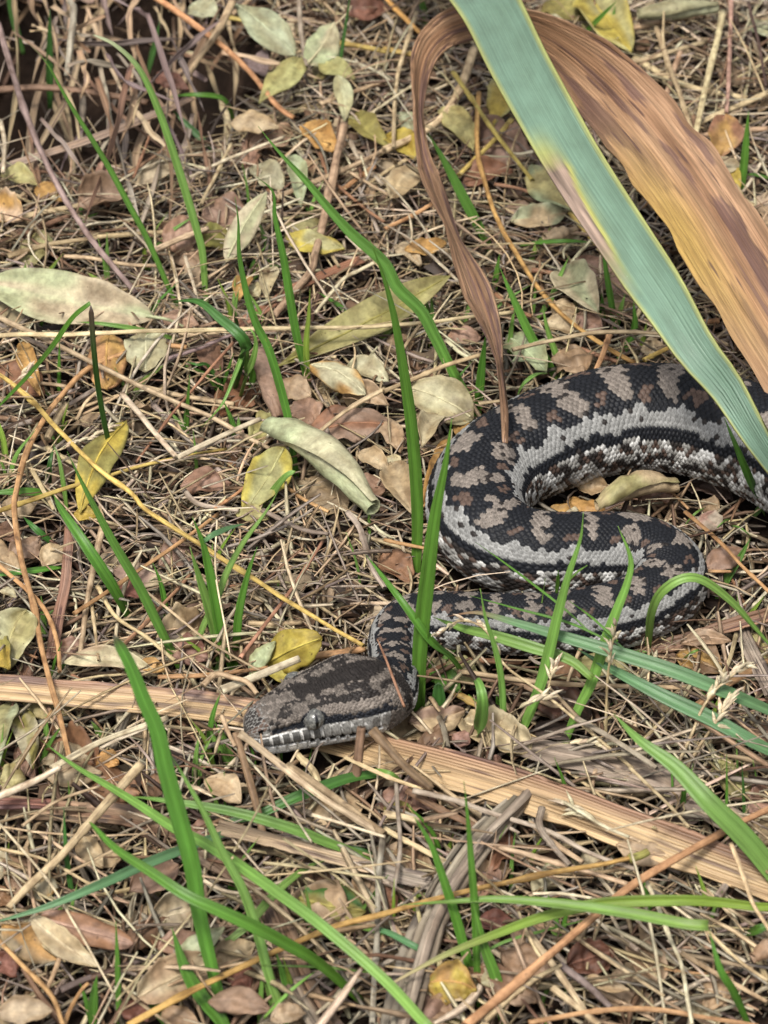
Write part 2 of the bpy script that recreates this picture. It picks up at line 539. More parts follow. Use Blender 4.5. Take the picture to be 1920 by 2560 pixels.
# dark crown band and the dark saddle towards the nape
put(hc, (jd > 2.3) & (ja < 9), DARK)
put(hc, (jd > 1.7) & (jd < 2.6) & (ja > 5) & (ja < 17) & (hr > 0.3), DARK)
put(hc, (jd > 2.5) & (jd < 4.7) & (ja > 29) & (ja < 41), DARK)
put(hc, (jd > 4.3) & (ja < 44) & (vnoise(jd * 1.5, ja * 0.07, 45) > 0.56), DARK)
put(hc, (jd > 2.5) & (jd < 4.6) & (ja > 9) & (ja < 27) & (vnoise(jd * 2.2, ja * 0.09, 46) > 0.68), DARK)
put(hc, (np.abs(jd - 1.55) < 0.22) & (np.abs(ja - 28) < 14), DARK)
put(hc, (np.abs(jd - 1.05) < 0.12) & (np.abs(ja - 48) < 10), DARK)
put(hc, (jd < 0.9) & (ja < 55), BROWN * 1.1)
put(hc, (jd < 0.75) & (ja < 30), DARK)
# pale band over the eye to the jaw, dark stripe through the eye
pale = (jd > 2.6) & (ja > 43) & (ja < 63)
put(hc, pale, TAN * 1.08); put(hc, pale & (hr > 0.8), TAN * 0.85)
put(hc, (jd > 1.0) & (jd < 5.9) & (ja > 65) & (ja < 79), BLACK * 1.3)
put(hc, (jd > 5.2) & (ja > 45) & (ja < 74), TAN * 0.95)
put(hc, (jd > 5.7) & (jd < 6.1) & (ja > 20) & (ja < 92), DARK)
put(hc, ((hd - 2.62) * .86) ** 2 + ((ha - 66) * 0.021) ** 2 < 0.46 ** 2, BLACK * 1.4)   # dark ring round the eye
put(hc, (jd < 1.0) & (edge[:nh] < 0.10), GREY * 1.2)          # pale seams between the snout plates
# lips: plates across the mouth line, pale rims
MOUTH = 95.0
nlab = np.floor(hd / 0.40 + 0.5 * (ha > MOUTH)); fl = hd / 0.40 + 0.5 * (ha > MOUTH) - nlab
lab = (ha > 78) & (ha < 116) & (hd < 5.1)
rim = (np.abs(fl - 0.5) > 0.36) | (ha < 80.5) | ((ha > MOUTH - 3.0) & (ha < MOUTH + 2))
upl = lab & (ha < MOUTH)
hc[upl] = GREY * 0.75
put(hc, upl & ~rim & (hd < 2.9), GREY * 0.55); put(hc, upl & ~rim & (hd < 2.9) & (ha > 87), GREY * 0.40); put(hc, upl & rim, CREAM)
put(hc, upl & (hd > 2.9) & (hr > 0.3), GREY * 1.1)
put(hc, lab & (ha >= MOUTH), CREAM)
put(hc, (ha >= 116), CREAM)
pit = (hd > 2.3) & (hd < 4.5) & (ha > MOUTH + 2.0) & (ha < MOUTH + 8) & (np.abs(fl - 0.5) < 0.30)
put(hc, pit, np.array([.010, .008, .008]))
put(hc, (hd > .4) & (hd < 4.9) & (np.abs(ha - MOUTH) < 1.3), np.array([.012, .010, .010]))
npit = (np.abs(hd - 0.52) < 0.10) & (np.abs(ha - 60) < 9)
put(hc, npit, np.array([.008, .007, .007]))
put(hc, (np.abs(hd - 0.72) < 0.12) & (np.abs(ha - 66) < 7), GREY * 1.3)
lw = (hd < 5.4) | ((hd < 6.2) & (adeg[:nh] > 100))
kk = np.where(dcm[:nh] < 6.1, 1.0, 0.0)[..., None]
col[:nh] = hc * kk + body_col[:nh] * (1 - kk)
# narrow dark skin shows between the scales
gap = (1 - sstep(0.01, 0.09, edge))[..., None]
col = col * (1 - 0.55 * gap * np.where(adeg < 130, 1, 0.2)[..., None])
tone = (0.82 + 0.36 * r1)[..., None]
lum = col.mean(-1, keepdims=True)
col = np.where(lum > 0.09, col * (1.22 - 0.42 * (1 - sstep(0.10, 0.26, best)))[..., None], col)   # gloss painted into light scales: rim highlight, greyer middle
col = col * tone

# ---- head relief
hdsp = disp[:nh]
lip_k = lab.astype(float)
hdsp = hdsp * (1 - lip_k)
hdsp += lip_k * 0.00035 * np.where(np.abs(fl - 0.5) > 0.40, -1.0, 0.7)
mouth_k = (hd < 5.0) * np.exp(-((ha - MOUTH) / 1.8) ** 2)
hdsp -= 0.0011 * mouth_k
hdsp += 0.0006 * np.exp(-((ha - 88) / 6) ** 2) * (hd > .3) * (hd < 4.6)          # upper lip overhangs
hdsp -= 0.0003 * (1 - sstep(4.4, 5.6, hd)) * sstep(MOUTH, MOUTH + 8, ha) * (1 - sstep(150, 178, ha))
hdsp -= 0.0009 * pit
hdsp -= 0.0011 * npit
hdsp += 0.0012 * np.exp(-((hd - 2.6) / 0.5) ** 2 - ((ha - 52) / 8) ** 2)         # brow
hdsp -= 0.0013 * np.exp(-((hd - 1.5) / 0.7) ** 2 - ((ha - 70) / 9) ** 2)        # hollow in front of the eye
hdsp += 0.0010 * np.exp(-((hd - 4.9) / 0.9) ** 2 - ((ha - 80) / 22) ** 2)        # jaw muscle
hdsp -= 0.0010 * np.exp(-((hd - 3.4) / 1.2) ** 2 - (ha / 14) ** 2)               # furrow on the crown
disp[:nh] = hdsp
fade = sstep(0, 6, np.arange(NV))[:, None]
disp = disp * fade

rad = np.sqrt(X * X + Z * Z) + 1e-9
X2, Z2 = X * (1 + disp / rad), Z * (1 + disp / rad)
V = C[:, None, :] + SIDE[:, None, :] * X2[..., None] + UPN[:, None, :] * Z2[..., None]
Vf = V.reshape(-1, 3)
Q = grid_quads(NV, NA, closed=True)
cap0 = len(Vf)
Vf = np.vstack([Vf, C[0], C[-1]])
j = np.arange(NA); j2 = (j + 1) % NA
Tc = np.vstack([np.stack([np.full(NA, cap0), j2, j], 1), np.stack([np.full(NA, cap0 + 1), j + (NV - 1) * NA, j2 + (NV - 1) * NA], 1)])
colf = np.vstack([col.reshape(-1, 3), col[0, :1], col[-1, :1]])
suv = np.vstack([np.stack([S2, X, Z], -1).reshape(-1, 3), np.zeros((2, 3))])
snake = obj('snake', Vf, M_SNAKE, Q=Q[:, ::-1], T=Tc, col=colf, suv=suv, origin=(*C[NV // 3][:2], 0.0))
tag(snake, 'thick black and tan patterned python coiled in grass, head on a strap leaf', 'snake')

def eye_mat():
    m, n, l, b = new_mat('snake_eye')
    s = attr(n, 'suv').outputs['Vector']
    sx = n.new('ShaderNodeSeparateXYZ'); l.new(s, sx.inputs[0])
    ir = ramp(n, l, noise(n, l, s, 3.5, 5.0, 0.7), [(0.3, (0.02, 0.02, 0.02)), (0.5, (0.085, 0.085, 0.08)), (0.75, (0.26, 0.26, 0.23))])
    # upright slit: x runs fore and aft on the eye, y up
    e = mathn(n, l, 'ADD', mathn(n, l, 'POWER', mathn(n, l, 'DIVIDE', sx.outputs[0], 0.15), 2.0),
              mathn(n, l, 'POWER', mathn(n, l, 'DIVIDE', sx.outputs[1], 0.72), 2.0))
    slit = mathn(n, l, 'LESS_THAN', e, 1.0)
    l.new(mixc(n, l, 'MIX', slit, ir, (0.003, 0.003, 0.003)), b.inputs['Base Color'])
    b.inputs['Roughness'].default_value = 0.12
    b.inputs['Specular IOR Level'].default_value = 0.6
    return m
M_EYE = eye_mat()
ei = int(np.searchsorted(ss, 2.62 * CM * HK))
for sg in (1, -1):
    a = math.radians(66.0)
    jx = int(round((a if sg > 0 else 2 * math.pi - a) / (2 * math.pi) * NA)) % NA
    surf = V[ei, jx]
    outw = nrm(SIDE[ei] * sg * 0.92 + UPN[ei] * 0.34)
    fx, up_ = T[ei], nrm(np.cross(np.cross(outw, np.array([0, 0, 1.0])), outw))
    R = 0.0039
    cen = surf - outw * R * 0.30
    th_, ph_ = np.meshgrid(np.linspace(0, math.pi, 17), np.linspace(0, 2 * math.pi, 32, endpoint=False), indexing='ij')
    ex, ey, ez = np.sin(th_) * np.cos(ph_), np.sin(th_) * np.sin(ph_), np.cos(th_)
    ev = cen + R * (ex[..., None] * fx + ey[..., None] * up_ + ez[..., None] * outw)
    eo = obj('eye', ev.reshape(-1, 3), M_EYE, Q=grid_quads(17, 32, True), suv=np.stack([ex, ey, ez], -1).reshape(-1, 3), parent=snake)
# ------------------------------------------------------------------ plant pieces
PAL = dict(
    straw=(.49, .385, .235), pale=(.60, .52, .37), grey=(.32, .27, .215), tan=(.39, .285, .18), brown=(.21, .13, .08),
    rust=(.29, .155, .09), orange=(.43, .25, .12), yellow=(.47, .355, .11), olive=(.27, .25, .075), pink=(.37, .245, .18),
    red=(.20, .092, .065), dark=(.075, .048, .035), cream=(.52, .47, .31), beige=(.50, .39, .25), ochre=(.48, .29, .10),
    yleaf=(.46, .37, .075), polive=(.40, .37, .17), palegreen=(.42, .45, .28), purple=(.20, .15, .14),
    green=(.098, .240, .032), lgreen=(.180, .335, .070), bgreen=(.11, .235, .10), dgreen=(.055, .155, .030),
    ygreen=(.21, .32, .045), teal=(.125, .205, .150))
def C_(k, var=0.12):
    c = np.array(PAL[k], float)
    return np.clip(c * (1 + rng.uniform(-var, var)) * (1 + rng.uniform(-0.05, 0.05, 3)), 0, 0.9)

LANDMARKS = [  # things a reader can find, and where they are in the photograph
    ("the snake's head", 790, 1760), ("the snake's neck", 960, 1570), ("the snake's lower coil", 1400, 1570),
    ("the snake's tight inner bend", 1730, 1450), ("the snake's thick upper coil", 1480, 1010), ("the snake's rounded outer bend", 1090, 1260),
    ("the drooping blue-green leaf", 1500, 420), ("the hanging twisted dead leaf tip", 1080, 480), ("the big pale oval leaf", 190, 750),
    ("the yellow stalk", 480, 1340), ("the pale rolled leaf", 810, 1170), ("the long olive leaf", 900, 800),
    ("the dark hollow", 130, 160), ("the grey fibrous strip", 1130, 2150), ("the orange diagonal stalk", 1480, 2290),
    ("the spotted pink leaf", 200, 2330), ("the tuft of short grass", 590, 900), ("the ribbed strap leaf", 1500, 2050),
    ("the folded pale leaf pair", 740, 120), ("the light green crossing blade", 720, 2200), ("the dry seed heads", 1750, 1760),
    ("the ribbed strap leaf's torn end", 200, 1740), ("the orange curving stalk", 90, 1300), ("the short cut straw", 760, 1420)]
def near(px, py):
    d = [((px - x) ** 2 + (py - y) ** 2, t) for t, x, y in LANDMARKS]
    return min(d)[1]
LABELS = {}
def autotag(o, label, cat):
    o['label'] = label; o['category'] = cat
    LABELS.setdefault(label, []).append(o)
def finish_labels():
    for lab, os_ in LABELS.items():
        if len(os_) > 1:
            for o in os_: o['group'] = lab + ', several alike'

CNAME = dict(straw='straw coloured', pale='pale straw', grey='grey', tan='tan', brown='brown', rust='rusty', orange='orange', yellow='yellow',
             olive='olive', pink='pinkish brown', red='reddish', dark='dark brown', cream='cream', beige='beige', ochre='ochre', yleaf='yellow',
             polive='pale olive', palegreen='pale green', purple='purplish grey', green='green', lgreen='light green', bgreen='bluish green',
             dgreen='dark green', ygreen='yellowish green', teal='blue-green')

def path3(pts, z0=0.0, z1=None, e=None):
    """points of a piece: three numbers = pixel and height; two numbers = on the upright-ish plane of elevation e, or between z0 and z1"""
    out = []
    base = None
    n = len(pts)
    L = np.concatenate([[0], np.cumsum([math.hypot(pts[i + 1][0] - pts[i][0], pts[i + 1][1] - pts[i][1]) for i in range(n - 1)])])
    L = L / max(L[-1], 1e-6)
    for i, p in enumerate(pts):
        if len(p) == 3:
            q = P(*p)
        elif e is not None:
            if base is None: base = P(p[0], p[1], z0)
            nn = np.array([0, -math.sin(math.radians(e)), math.cos(math.radians(e))])
            q = plane_hit(p[0], p[1], base, nn)
        else:
            zz = z0 if z1 is None else z0 + (z1 - z0) * L[i]
            q = P(p[0], p[1], zz)
        out.append(q)
    return np.array(out)

def blade_mesh(C, w, colf, fold=0.25, twist=0.0, taper=(0.55, 1.0, 0.35), nx=5, t=0.00022, ribs=0, rib_h=0.0, face=None, wavy=0.0, blunt=0.0, edge=None):
    """long narrow leaf along C; w half width; colf(u, v) gives colour"""
    n = len(C)
    u = np.linspace(0, 1, n)
    hint = nrm(CAM - C) * 0.75 + np.array([0, 0, 0.65]) if face is None else face
    T_, S_, N_ = frames(C, hint)
    tw = np.broadcast_to(np.asarray(twist, float), (2,)) if np.ndim(twist) == 0 or len(np.atleast_1d(twist)) == 2 else twist
    tw = np.interp(u, np.linspace(0, 1, len(tw)), tw) + wavy * (vnoise(u * 6 + rng.uniform(0, 50), 0 * u, 9) - 0.5)
    S2_ = S_ * np.cos(tw)[:, None] + N_ * np.sin(tw)[:, None]
    N2_ = N_ * np.cos(tw)[:, None] - S_ * np.sin(tw)[:, None]
    if callable(taper): ww = w * taper(u)
    else:
        b0, pk, pos = taper
        ww = w * np.where(u < pos, b0 + (pk - b0) * np.sin(np.clip(u / pos, 0, 1) * math.pi / 2), pk * np.clip(1 - ((u - pos) / (1 - pos)) ** 1.9, 0, 1) * (1 - blunt) + blunt * pk * np.clip((1 - u) / 0.03, 0, 1) ** 0.5)
    ww = np.maximum(ww, 0.00012)
    m = nx if not ribs else ribs * 4 + 1
    v = np.linspace(-1, 1, m)
    G = C[:, None, :] + S2_[:, None, :] * (v[None, :, None] * ww[:, None, None])
    h = fold * np.abs(v)[None, :] ** 1.4 * ww[:, None]
    if ribs:
        sd_r = rng.uniform(0, 90)
        rv = v[None, :] + 0.10 * (vnoise(u[:, None] * 3 + sd_r, v[None, :] * 2 + sd_r, 51) - 0.5)
        h = h + rib_h * (0.5 - 0.5 * np.cos((rv + 1) * ribs * math.pi)) * (0.15 + 1.3 * vnoise(u[:, None] * 4 + sd_r, v[None, :] * ribs * 0.5 + sd_r, 52))
        h = h + rib_h * 1.5 * (vnoise(u[:, None] * 2.5 + sd_r, v[None, :] * 2.3 + sd_r, 53) - 0.5)
    if edge is not None:
        G = G + S2_[:, None, :] * (edge(u[:, None], v[None, :]) * ww[:, None])[..., None]
    G = G + N2_[:, None, :] * h[..., None]
    V_, Q_, k = sheet(G, t)
    L = np.concatenate([[0], np.cumsum(np.linalg.norm(np.diff(C, axis=0), axis=1))])
    UU_, VV_ = np.meshgrid(u, v, indexing='ij')
    cc = colf(UU_, VV_).reshape(-1, 3)
    sv = np.stack([np.repeat(L, m), (VV_ * ww[:, None]).ravel(), np.full(n * m, rng.uniform(0, 50))], 1) + np.array([rng.uniform(0, 9), 0, 0])
    return V_, Q_, np.vstack([cc] * k), np.vstack([sv] * k)

def grass_col(key, tip=None, tipk=0.0, base=None):
    c = C_(key, 0.14)
    tc = np.array(PAL[tip]) if tip else c * np.array([1.15, 1.05, 1.0])
    bc = np.array(PAL[base]) if base else c * np.array([1.25, 1.12, 1.1])
    def f(u, v):
        k = sstep(1 - max(tipk, 0.05), 1.0, u)[..., None]
        b = (1 - sstep(0, 0.3, u))[..., None] * 0.6
        x = c * (1 - k) + tc * k
        x = x * (1 - b) + bc * b
        mid = np.exp(-(v / 0.12) ** 2)[..., None] * 0.25
        return x * (1 + mid) * (1 - 0.10 * (v > 0.1)[..., None])
    return f

def grass(pts, wpx, key='green', e=74, z0=-0.002, z1=None, label=None, twist=None, tip=None, tipk=0.0, fold=0.48, flat=False, blunt=0.0, taper=(0.6, 1.0, 0.4), name='grass_shoot', parent=None, lean=None):
    C3 = path3(pts, z0, z1, None if flat else e)
    n = max(14, int(6 * len(pts)))
    C3 = catmull(C3, n)
    p0, _ = project(C3[n // 2])
    w = wpx * 0.88 * mpp(C3[n // 2]) * 0.5
    tw = (rng.uniform(-0.45, 0.45), rng.uniform(-0.5, 0.5)) if twist is None else twist
    w = w / max(0.75, abs(math.cos(0.5 * (tw[0] + tw[-1]))))
    V_, Q_, cc, sv = blade_mesh(C3, w, grass_col(key, tip, tipk), fold, tw, taper, blunt=blunt)
    o = obj(name, V_, M_GRASS, Q=Q_, col=cc, suv=sv, parent=parent)
    if parent is None:
        if label is None:
            length = np.linalg.norm(np.diff(C3, axis=0), axis=1).sum()
            size = ('tiny' if length < .03 else 'short' if length < .055 else 'tall' if length > .095 else 'medium long')
            wd = 'thread-thin' if wpx < 12 else 'narrow' if wpx < 20 else 'broad' if wpx > 34 else 'slender'
            d = C3[-1] - C3[0]
            pose = 'upright' if abs(d[0]) < 0.3 * abs(d[2]) else 'leaning'
            if flat or d[2] < 0.2 * length: pose = 'arching low'
            label = f"{size} {wd} {CNAME[key]} grass blade {pose} near {near(*p0)}"
        autotag(o, label, 'grass')
    return o

def tube_mesh(C, r, sides=7, flat=0.8, cap=True):
    n = len(C)
    T_, S_, N_ = frames(C, np.array([0.13, -0.3, 0.95]))
    a = np.linspace(0, 2 * math.pi, sides, endpoint=False)
    r = np.broadcast_to(r, (n,))
    V_ = C[:, None, :] + (S_[:, None, :] * np.cos(a)[None, :, None] + N_[:, None, :] * (flat * np.sin(a))[None, :, None]) * r[:, None, None]
    Q_ = grid_quads(n, sides, True)
    return V_.reshape(-1, 3), Q_

def stalk(pts, wpx, key='straw', z0=0.012, z1=None, label=None, flat=0.75, knots=1, bend=0.0, e=None, name='dry_stalk', ends=(1.0, 0.8), hollow_end=False, parent=None):
    C3 = path3(pts, z0, z1, e)
    n = max(12, 8 * len(pts))
    C3 = catmull(C3, n)
    mid, _ = project(C3[n // 2])
    r = wpx * mpp(C3[n // 2]) * 0.5
    u = np.linspace(0, 1, n)
    L = np.linalg.norm(np.diff(C3, axis=0), axis=1).sum()
    C3 = C3 + 0.0007 * (np.stack([vnoise(u * L * 60, 0 * u + rng.uniform(0, 99), 1), vnoise(u * L * 60, 0 * u + rng.uniform(0, 99), 2), vnoise(u * L * 60, 0 * u + rng.uniform(0, 99), 3)], 1) - 0.5)
    rr = r * (ends[0] + (ends[1] - ends[0]) * u) * (0.9 + 0.25 * vnoise(u * L * 90, 0 * u + rng.uniform(0, 99), 4))
    for _ in range(knots):
        kp = rng.uniform(0.1, 0.9)
        rr = rr * (1 + 0.35 * np.exp(-((u - kp) / 0.02) ** 2))
    sides = 8
    V_, Q_ = tube_mesh(C3, rr, sides, flat)
    c = C_(key, 0.16)
    var = (0.82 + 0.36 * vnoise(u * L * 40, 0 * u + rng.uniform(0, 99), 5))[:, None]
    cc = np.repeat(c[None, :] * var, sides, 0)
    V_ = list(V_); cc = list(cc)
    Tt = []
    k = n * sides
    for end, ring in ((0, 0), (1, n - 1)):      # frayed hollow ends: the pith sits back from the rim
        cen = C3[ring] + (C3[1 if ring == 0 else n - 2] - C3[ring]) * 0.35
        V_.append(cen); cc.append(c * 0.25)
        for s in range(sides):
            a_, b_ = ring * sides + s, ring * sides + (s + 1) % sides
            Tt.append((k, b_, a_) if ring == 0 else (k, a_, b_))
        k += 1
    V_ = np.array(V_); cc = np.array(cc)
    Lc = np.linspace(0, L, n) + rng.uniform(0, 9)
    an = np.linspace(-1, 1, sides) * r
    sv = np.vstack([np.stack([np.repeat(Lc, sides), np.tile(an, n), np.full(n * sides, rng.uniform(0, 50))], 1), np.zeros((2, 3))])
    o = obj(name, V_, M_STRAW, Q=Q_, T=Tt, col=cc, suv=sv, parent=parent)
    if parent is None:
        if label is None:
            size = 'short' if L < .04 else 'long' if L > .11 else 'medium'
            wd = 'thread-thin' if wpx < 9 else 'thin' if wpx < 15 else 'thick' if wpx > 22 else 'slim'
            form = 'straight' if np.linalg.norm(C3[-1] - C3[0]) > 0.985 * L else 'bent'
            label = f"{size} {wd} {form} {CNAME[key]} dry stalk lying near {near(*mid)}"
        autotag(o, label, 'stalk')
    return o

def strap(pts, wpx, key, mat, z0=0.012, z1=None, ribs=7, rib_h=0.0005, fold=0.15, twist=(0, 0), name='dead_strap_leaf', label=None, cat='leaf', taper=None, key2=None, t=0.0007, face=None, ragged=1.0, colf=None):
    C3 = catmull(path3(pts, z0, z1), max(24, 10 * len(pts)))
    n = len(C3)
    mid, _ = project(C3[n // 2])
    w = wpx * mpp(C3[n // 2]) * 0.5
    c1 = C_(key, 0.06); c2 = C_(key2 or key, 0.06)
    sd = rng.uniform(0, 99)
    def cf(u, v):
        k = vnoise(u * 5 + sd, v * 2.2 + sd, 8)[..., None]
        s = (0.72 + 0.5 * vnoise(u * 3 + sd, v * ribs * 1.7 + sd, 7))[..., None]
        return (c1 * (1 - k) + c2 * k) * s
    def ed(u, v):
        return np.where(np.abs(v) > 0.9, 0.22 * ragged * (vnoise(u * 26 + sd, v * 3 + sd, 6) - 0.5), 0.0)
    tp = taper or (lambda u: 0.9 + 0.2 * vnoise(u * 4 + sd, 0 * u, 5))
    V_, Q_, cc, sv = blade_mesh(C3, w, colf or cf, fold, twist, tp, t=t, ribs=ribs, rib_h=rib_h, face=face if face is not None else np.array([0, -0.25, 1.0]), edge=ed, wavy=0.25 * ragged)
    o = obj(name, V_, mat, Q=Q_, col=cc, suv=sv)
    autotag(o, label or f"{CNAME[key]} ribbed dead strap leaf lying near {near(*mid)}", cat)
    return o

# ---- broad fallen leaves
def leaf(p0, p1, wpx, key='beige', z0=0.008, z1=None, tilt=0.0, curl=0.3, bend=0.15, twist=0.0, crumple=0.5, shape=0.8, pos=0.45, label=None, key2=None, stem=0.0, name='fallen_leaf', notch=0.0, end=0.02):
    """p0, p1: pixels of the leaf's two ends; wpx: width as seen; tilt: degrees the face turns to the camera; curl: radians the halves roll up"""
    z1 = z0 if z1 is None else z1
    if abs(curl) > 1.5:
        end = max(end, 0.55); z0 += .004; z1 += .004
    elif rng.uniform() < 0.4:
        curl = -curl * 0.8; z0 += .002; z1 += .002
    a, b = P(p0[0], p0[1], z0), P(p1[0], p1[1], z1)
    ax = b - a; L = np.linalg.norm(ax); axn = ax / L
    up = np.array([0, -math.sin(math.radians(tilt)), math.cos(math.radians(tilt))])
    N_ = nrm(up - axn * (up @ axn)); S_ = np.cross(axn, N_)
    mid = 0.5 * (a + b)
    q0, _ = project(mid - S_ * 0.005); q1, _ = project(mid + S_ * 0.005)
    pa, _ = project(a); pb, _ = project(b)
    d = (pb - pa) / max(np.linalg.norm(pb - pa), 1e-6)
    dq = q1 - q0
    perp = abs(dq[0] * d[1] - dq[1] * d[0])                     # pixels per centimetre across
    cap = 2.2 * wpx * mpp(mid)
    w = min(0.01 * wpx / max(perp, 1e-6), cap) * 0.5 * 1.15
    nu_, nv_ = 21, 13
    u = np.linspace(0, 1, nu_)[:, None]; v = np.linspace(-1, 1, nv_)[None, :]
    prof = np.clip(np.sin(math.pi * np.clip(u, 0, 1) ** (math.log(0.5) / math.log(pos))), 0, 1) ** shape
    prof = np.maximum(prof, end)
    s1, s2 = rng.uniform(0, 99), rng.uniform(0, 99)
    prof = prof * (1 + (0.10 + 0.22 * min(crumple, 1.0)) * (vnoise(u * 9 + s1, np.sign(v) * 3 + 5 + 0 * u, 3) - 0.5) * np.ones_like(v))
    if notch: prof = prof * (1 - notch * (vnoise(u * 9 + s2, np.sign(v) * 5 + 9, 13) > 0.62))
    wgt = w / max(0.35, (math.sin(min(abs(curl), 2.6)) / max(abs(curl), 1e-3))) if abs(curl) > 0.6 else w
    lat = v * prof * wgt
    rolled = abs(curl) > 1.5
    if rolled:                                                  # a scroll: one free edge lies on top and winds along the length
        Rr = 0.5 * w * np.maximum(prof, 0.45) * 2.0 * (1 + 0.25 * (vnoise(u * 5 + s1, v * 0 + s2, 31) - 0.5))
        th = math.radians(55) + (v + 1) * 0.5 * 2.35 * math.pi + (twist or 1.3) * (u - 0.5) * 0.7
        sp = 1.0 - 0.45 * (v + 1) * 0.5
        x = Rr * sp * np.cos(th); h = Rr * sp * np.sin(th) * 0.85 + Rr * 0.4
        lat = v * w * 3 * np.ones_like(u)
    else:
        th = curl * v * (0.6 + 0.4 * prof)
        thn = np.where(np.abs(th) < 1e-3, 1e-3, th)
        rr = lat / thn
        x = rr * np.sin(thn); h = rr * (1 - np.cos(thn)) * 1.0
        fold_k = rng.uniform(-0.1, 0.4)
        h = h + fold_k * np.abs(lat)
        ph1, ph2 = rng.uniform(0, 6, 2)
        rip = np.where(v > 0, np.sin(u * rng.uniform(7, 15) + ph1), np.sin(u * rng.uniform(7, 15) + ph2))
        h = h + (0.10 + 0.14 * min(crumple, 1.0)) * w * np.abs(v) ** 2.5 * rip * prof
    # bend along the length, twist, crumple
    bz = bend * L * (0.25 - (u - 0.5) ** 2) * 1.6
    tw = (0.0 if rolled else twist) * (u - 0.5)
    x2 = x * np.cos(tw) - h * np.sin(tw); h2 = x * np.sin(tw) + h * np.cos(tw)
    cr = crumple * 0.55 * w * (np.abs(vnoise(u * 4 + s1, v * 2.2 + s2, 14) - 0.5) - 0.2) + crumple * 0.10 * w * (vnoise(u * 11 + s2, v * 6 + s1, 15) - 0.5)
    side = 0.05 * w * np.cos(np.abs(v) * 3 - u * 26)            # side veins press slight ridges
    mv = -0.10 * w * np.exp(-(v / 0.10) ** 2)                   # midrib stands out on one face
    hh = h2 + bz + cr * 1.6 + 0.5 * side * prof - mv * 0.7
    yb = 0.10 * L * rng.uniform(-1, 1) * np.sin(u * math.pi)
    G = a + axn * (u * L)[..., None] + S_ * (x2 + yb)[..., None] + N_ * hh[..., None]
    V_, Q_, k = sheet(G, 0.00028)
    c1 = C_(key, 0.10); c2 = C_(key2, 0.1) if key2 else c1 * np.array([.86, .80, .72])
    kk = vnoise(u * 3.2 + s1, v * 1.6 + s2, 16)
    kk = sstep(0.35, 0.75, kk + 0.25 * np.abs(v) * 1.0 - 0.1)[..., None]
    cc = c1 * (1 - kk) + c2 * kk
    vein = np.exp(-(v / 0.09) ** 2) * np.ones_like(u)
    cc = cc * (1 - vein[..., None] * 0.35) + vein[..., None] * 0.35 * np.minimum(c1 * 1.35, 0.8)
    sv_ = 0.5 + 0.5 * np.cos(np.abs(v) * 3 - u * 26)
    cc = cc * (0.90 + 0.18 * (sv_ ** 6))[..., None]
    cc = cc.reshape(-1, 3)
    under = cc * 0.92
    sv = np.stack([(u * L + 0 * v).ravel(), lat.ravel(), np.full(nu_ * nv_, rng.uniform(0, 50))], 1) + np.array([rng.uniform(0, 9), 0, 0])
    o = obj(name, V_, M_LEAF, Q=Q_, col=np.vstack([cc, under]), suv=np.vstack([sv, sv]))
    if stem:
        e0, e1 = G[-1, nv_ // 2], G[-2, nv_ // 2]
        dd = nrm(e0 - e1)
        tail = np.array([e1, e0, e0 + dd * stem * 0.5, e0 + dd * stem + np.array([0, 0, -0.002])])
        Vt, Qt = tube_mesh(catmull(tail, 8), np.linspace(0.0008, 0.0006, 8), 6, 1.0)
        obj('leaf_stalk', Vt, M_LEAF, Q=Qt, col=np.tile(c1 * 0.9, (len(Vt), 1)), suv=Vt * 1.0, parent=o)
    elif label and not rolled:
        mr = G[1:-1, nv_ // 2] + N_ * 0.00015
        Vt, Qt = tube_mesh(mr, np.linspace(0.0006, 0.00025, len(mr)), 6, 0.8)
        obj('midrib', Vt, M_LEAF, Q=Qt, col=np.tile(np.minimum(c1 * 1.15, .7), (len(Vt), 1)), suv=Vt * 1.0, parent=o)
    if label is None:
        m2, _ = project(mid)
        form = 'tightly rolled' if abs(curl) > 1.7 else 'curled' if abs(curl) > 0.9 else 'crumpled' if crumple > 0.8 else 'flat'
        size = 'small' if wpx * L < 75 * 0.018 else 'large' if wpx > 90 or L > .05 else 'medium'
        label = f"{size} {form} {CNAME[key]} fallen leaf near {near(*m2)}"
    autotag(o, label, 'leaf')
    return o

def TT(t, *pts):
    """pixels of the photograph from pixels read in its t-th enlarged tile (2 columns, 4 rows)"""
    ox, oy = 960 * ((t - 1) % 2), 640 * ((t - 1) // 2)
    return [(ox + p[0] / 1.728, oy + p[1] / 1.728) + tuple(p[2:]) for p in pts]

# ------------------------------------------------------------------ the thatch of fine dry straw (past counting)
def outside_body(x, y):
    d = np.full(x.shape, 9.0)
    for i in range(0, NV, 25):
        d = np.minimum(d, np.hypot(x - C[i, 0], y - C[i, 1]) / max(W[i], 1e-4))
    return d

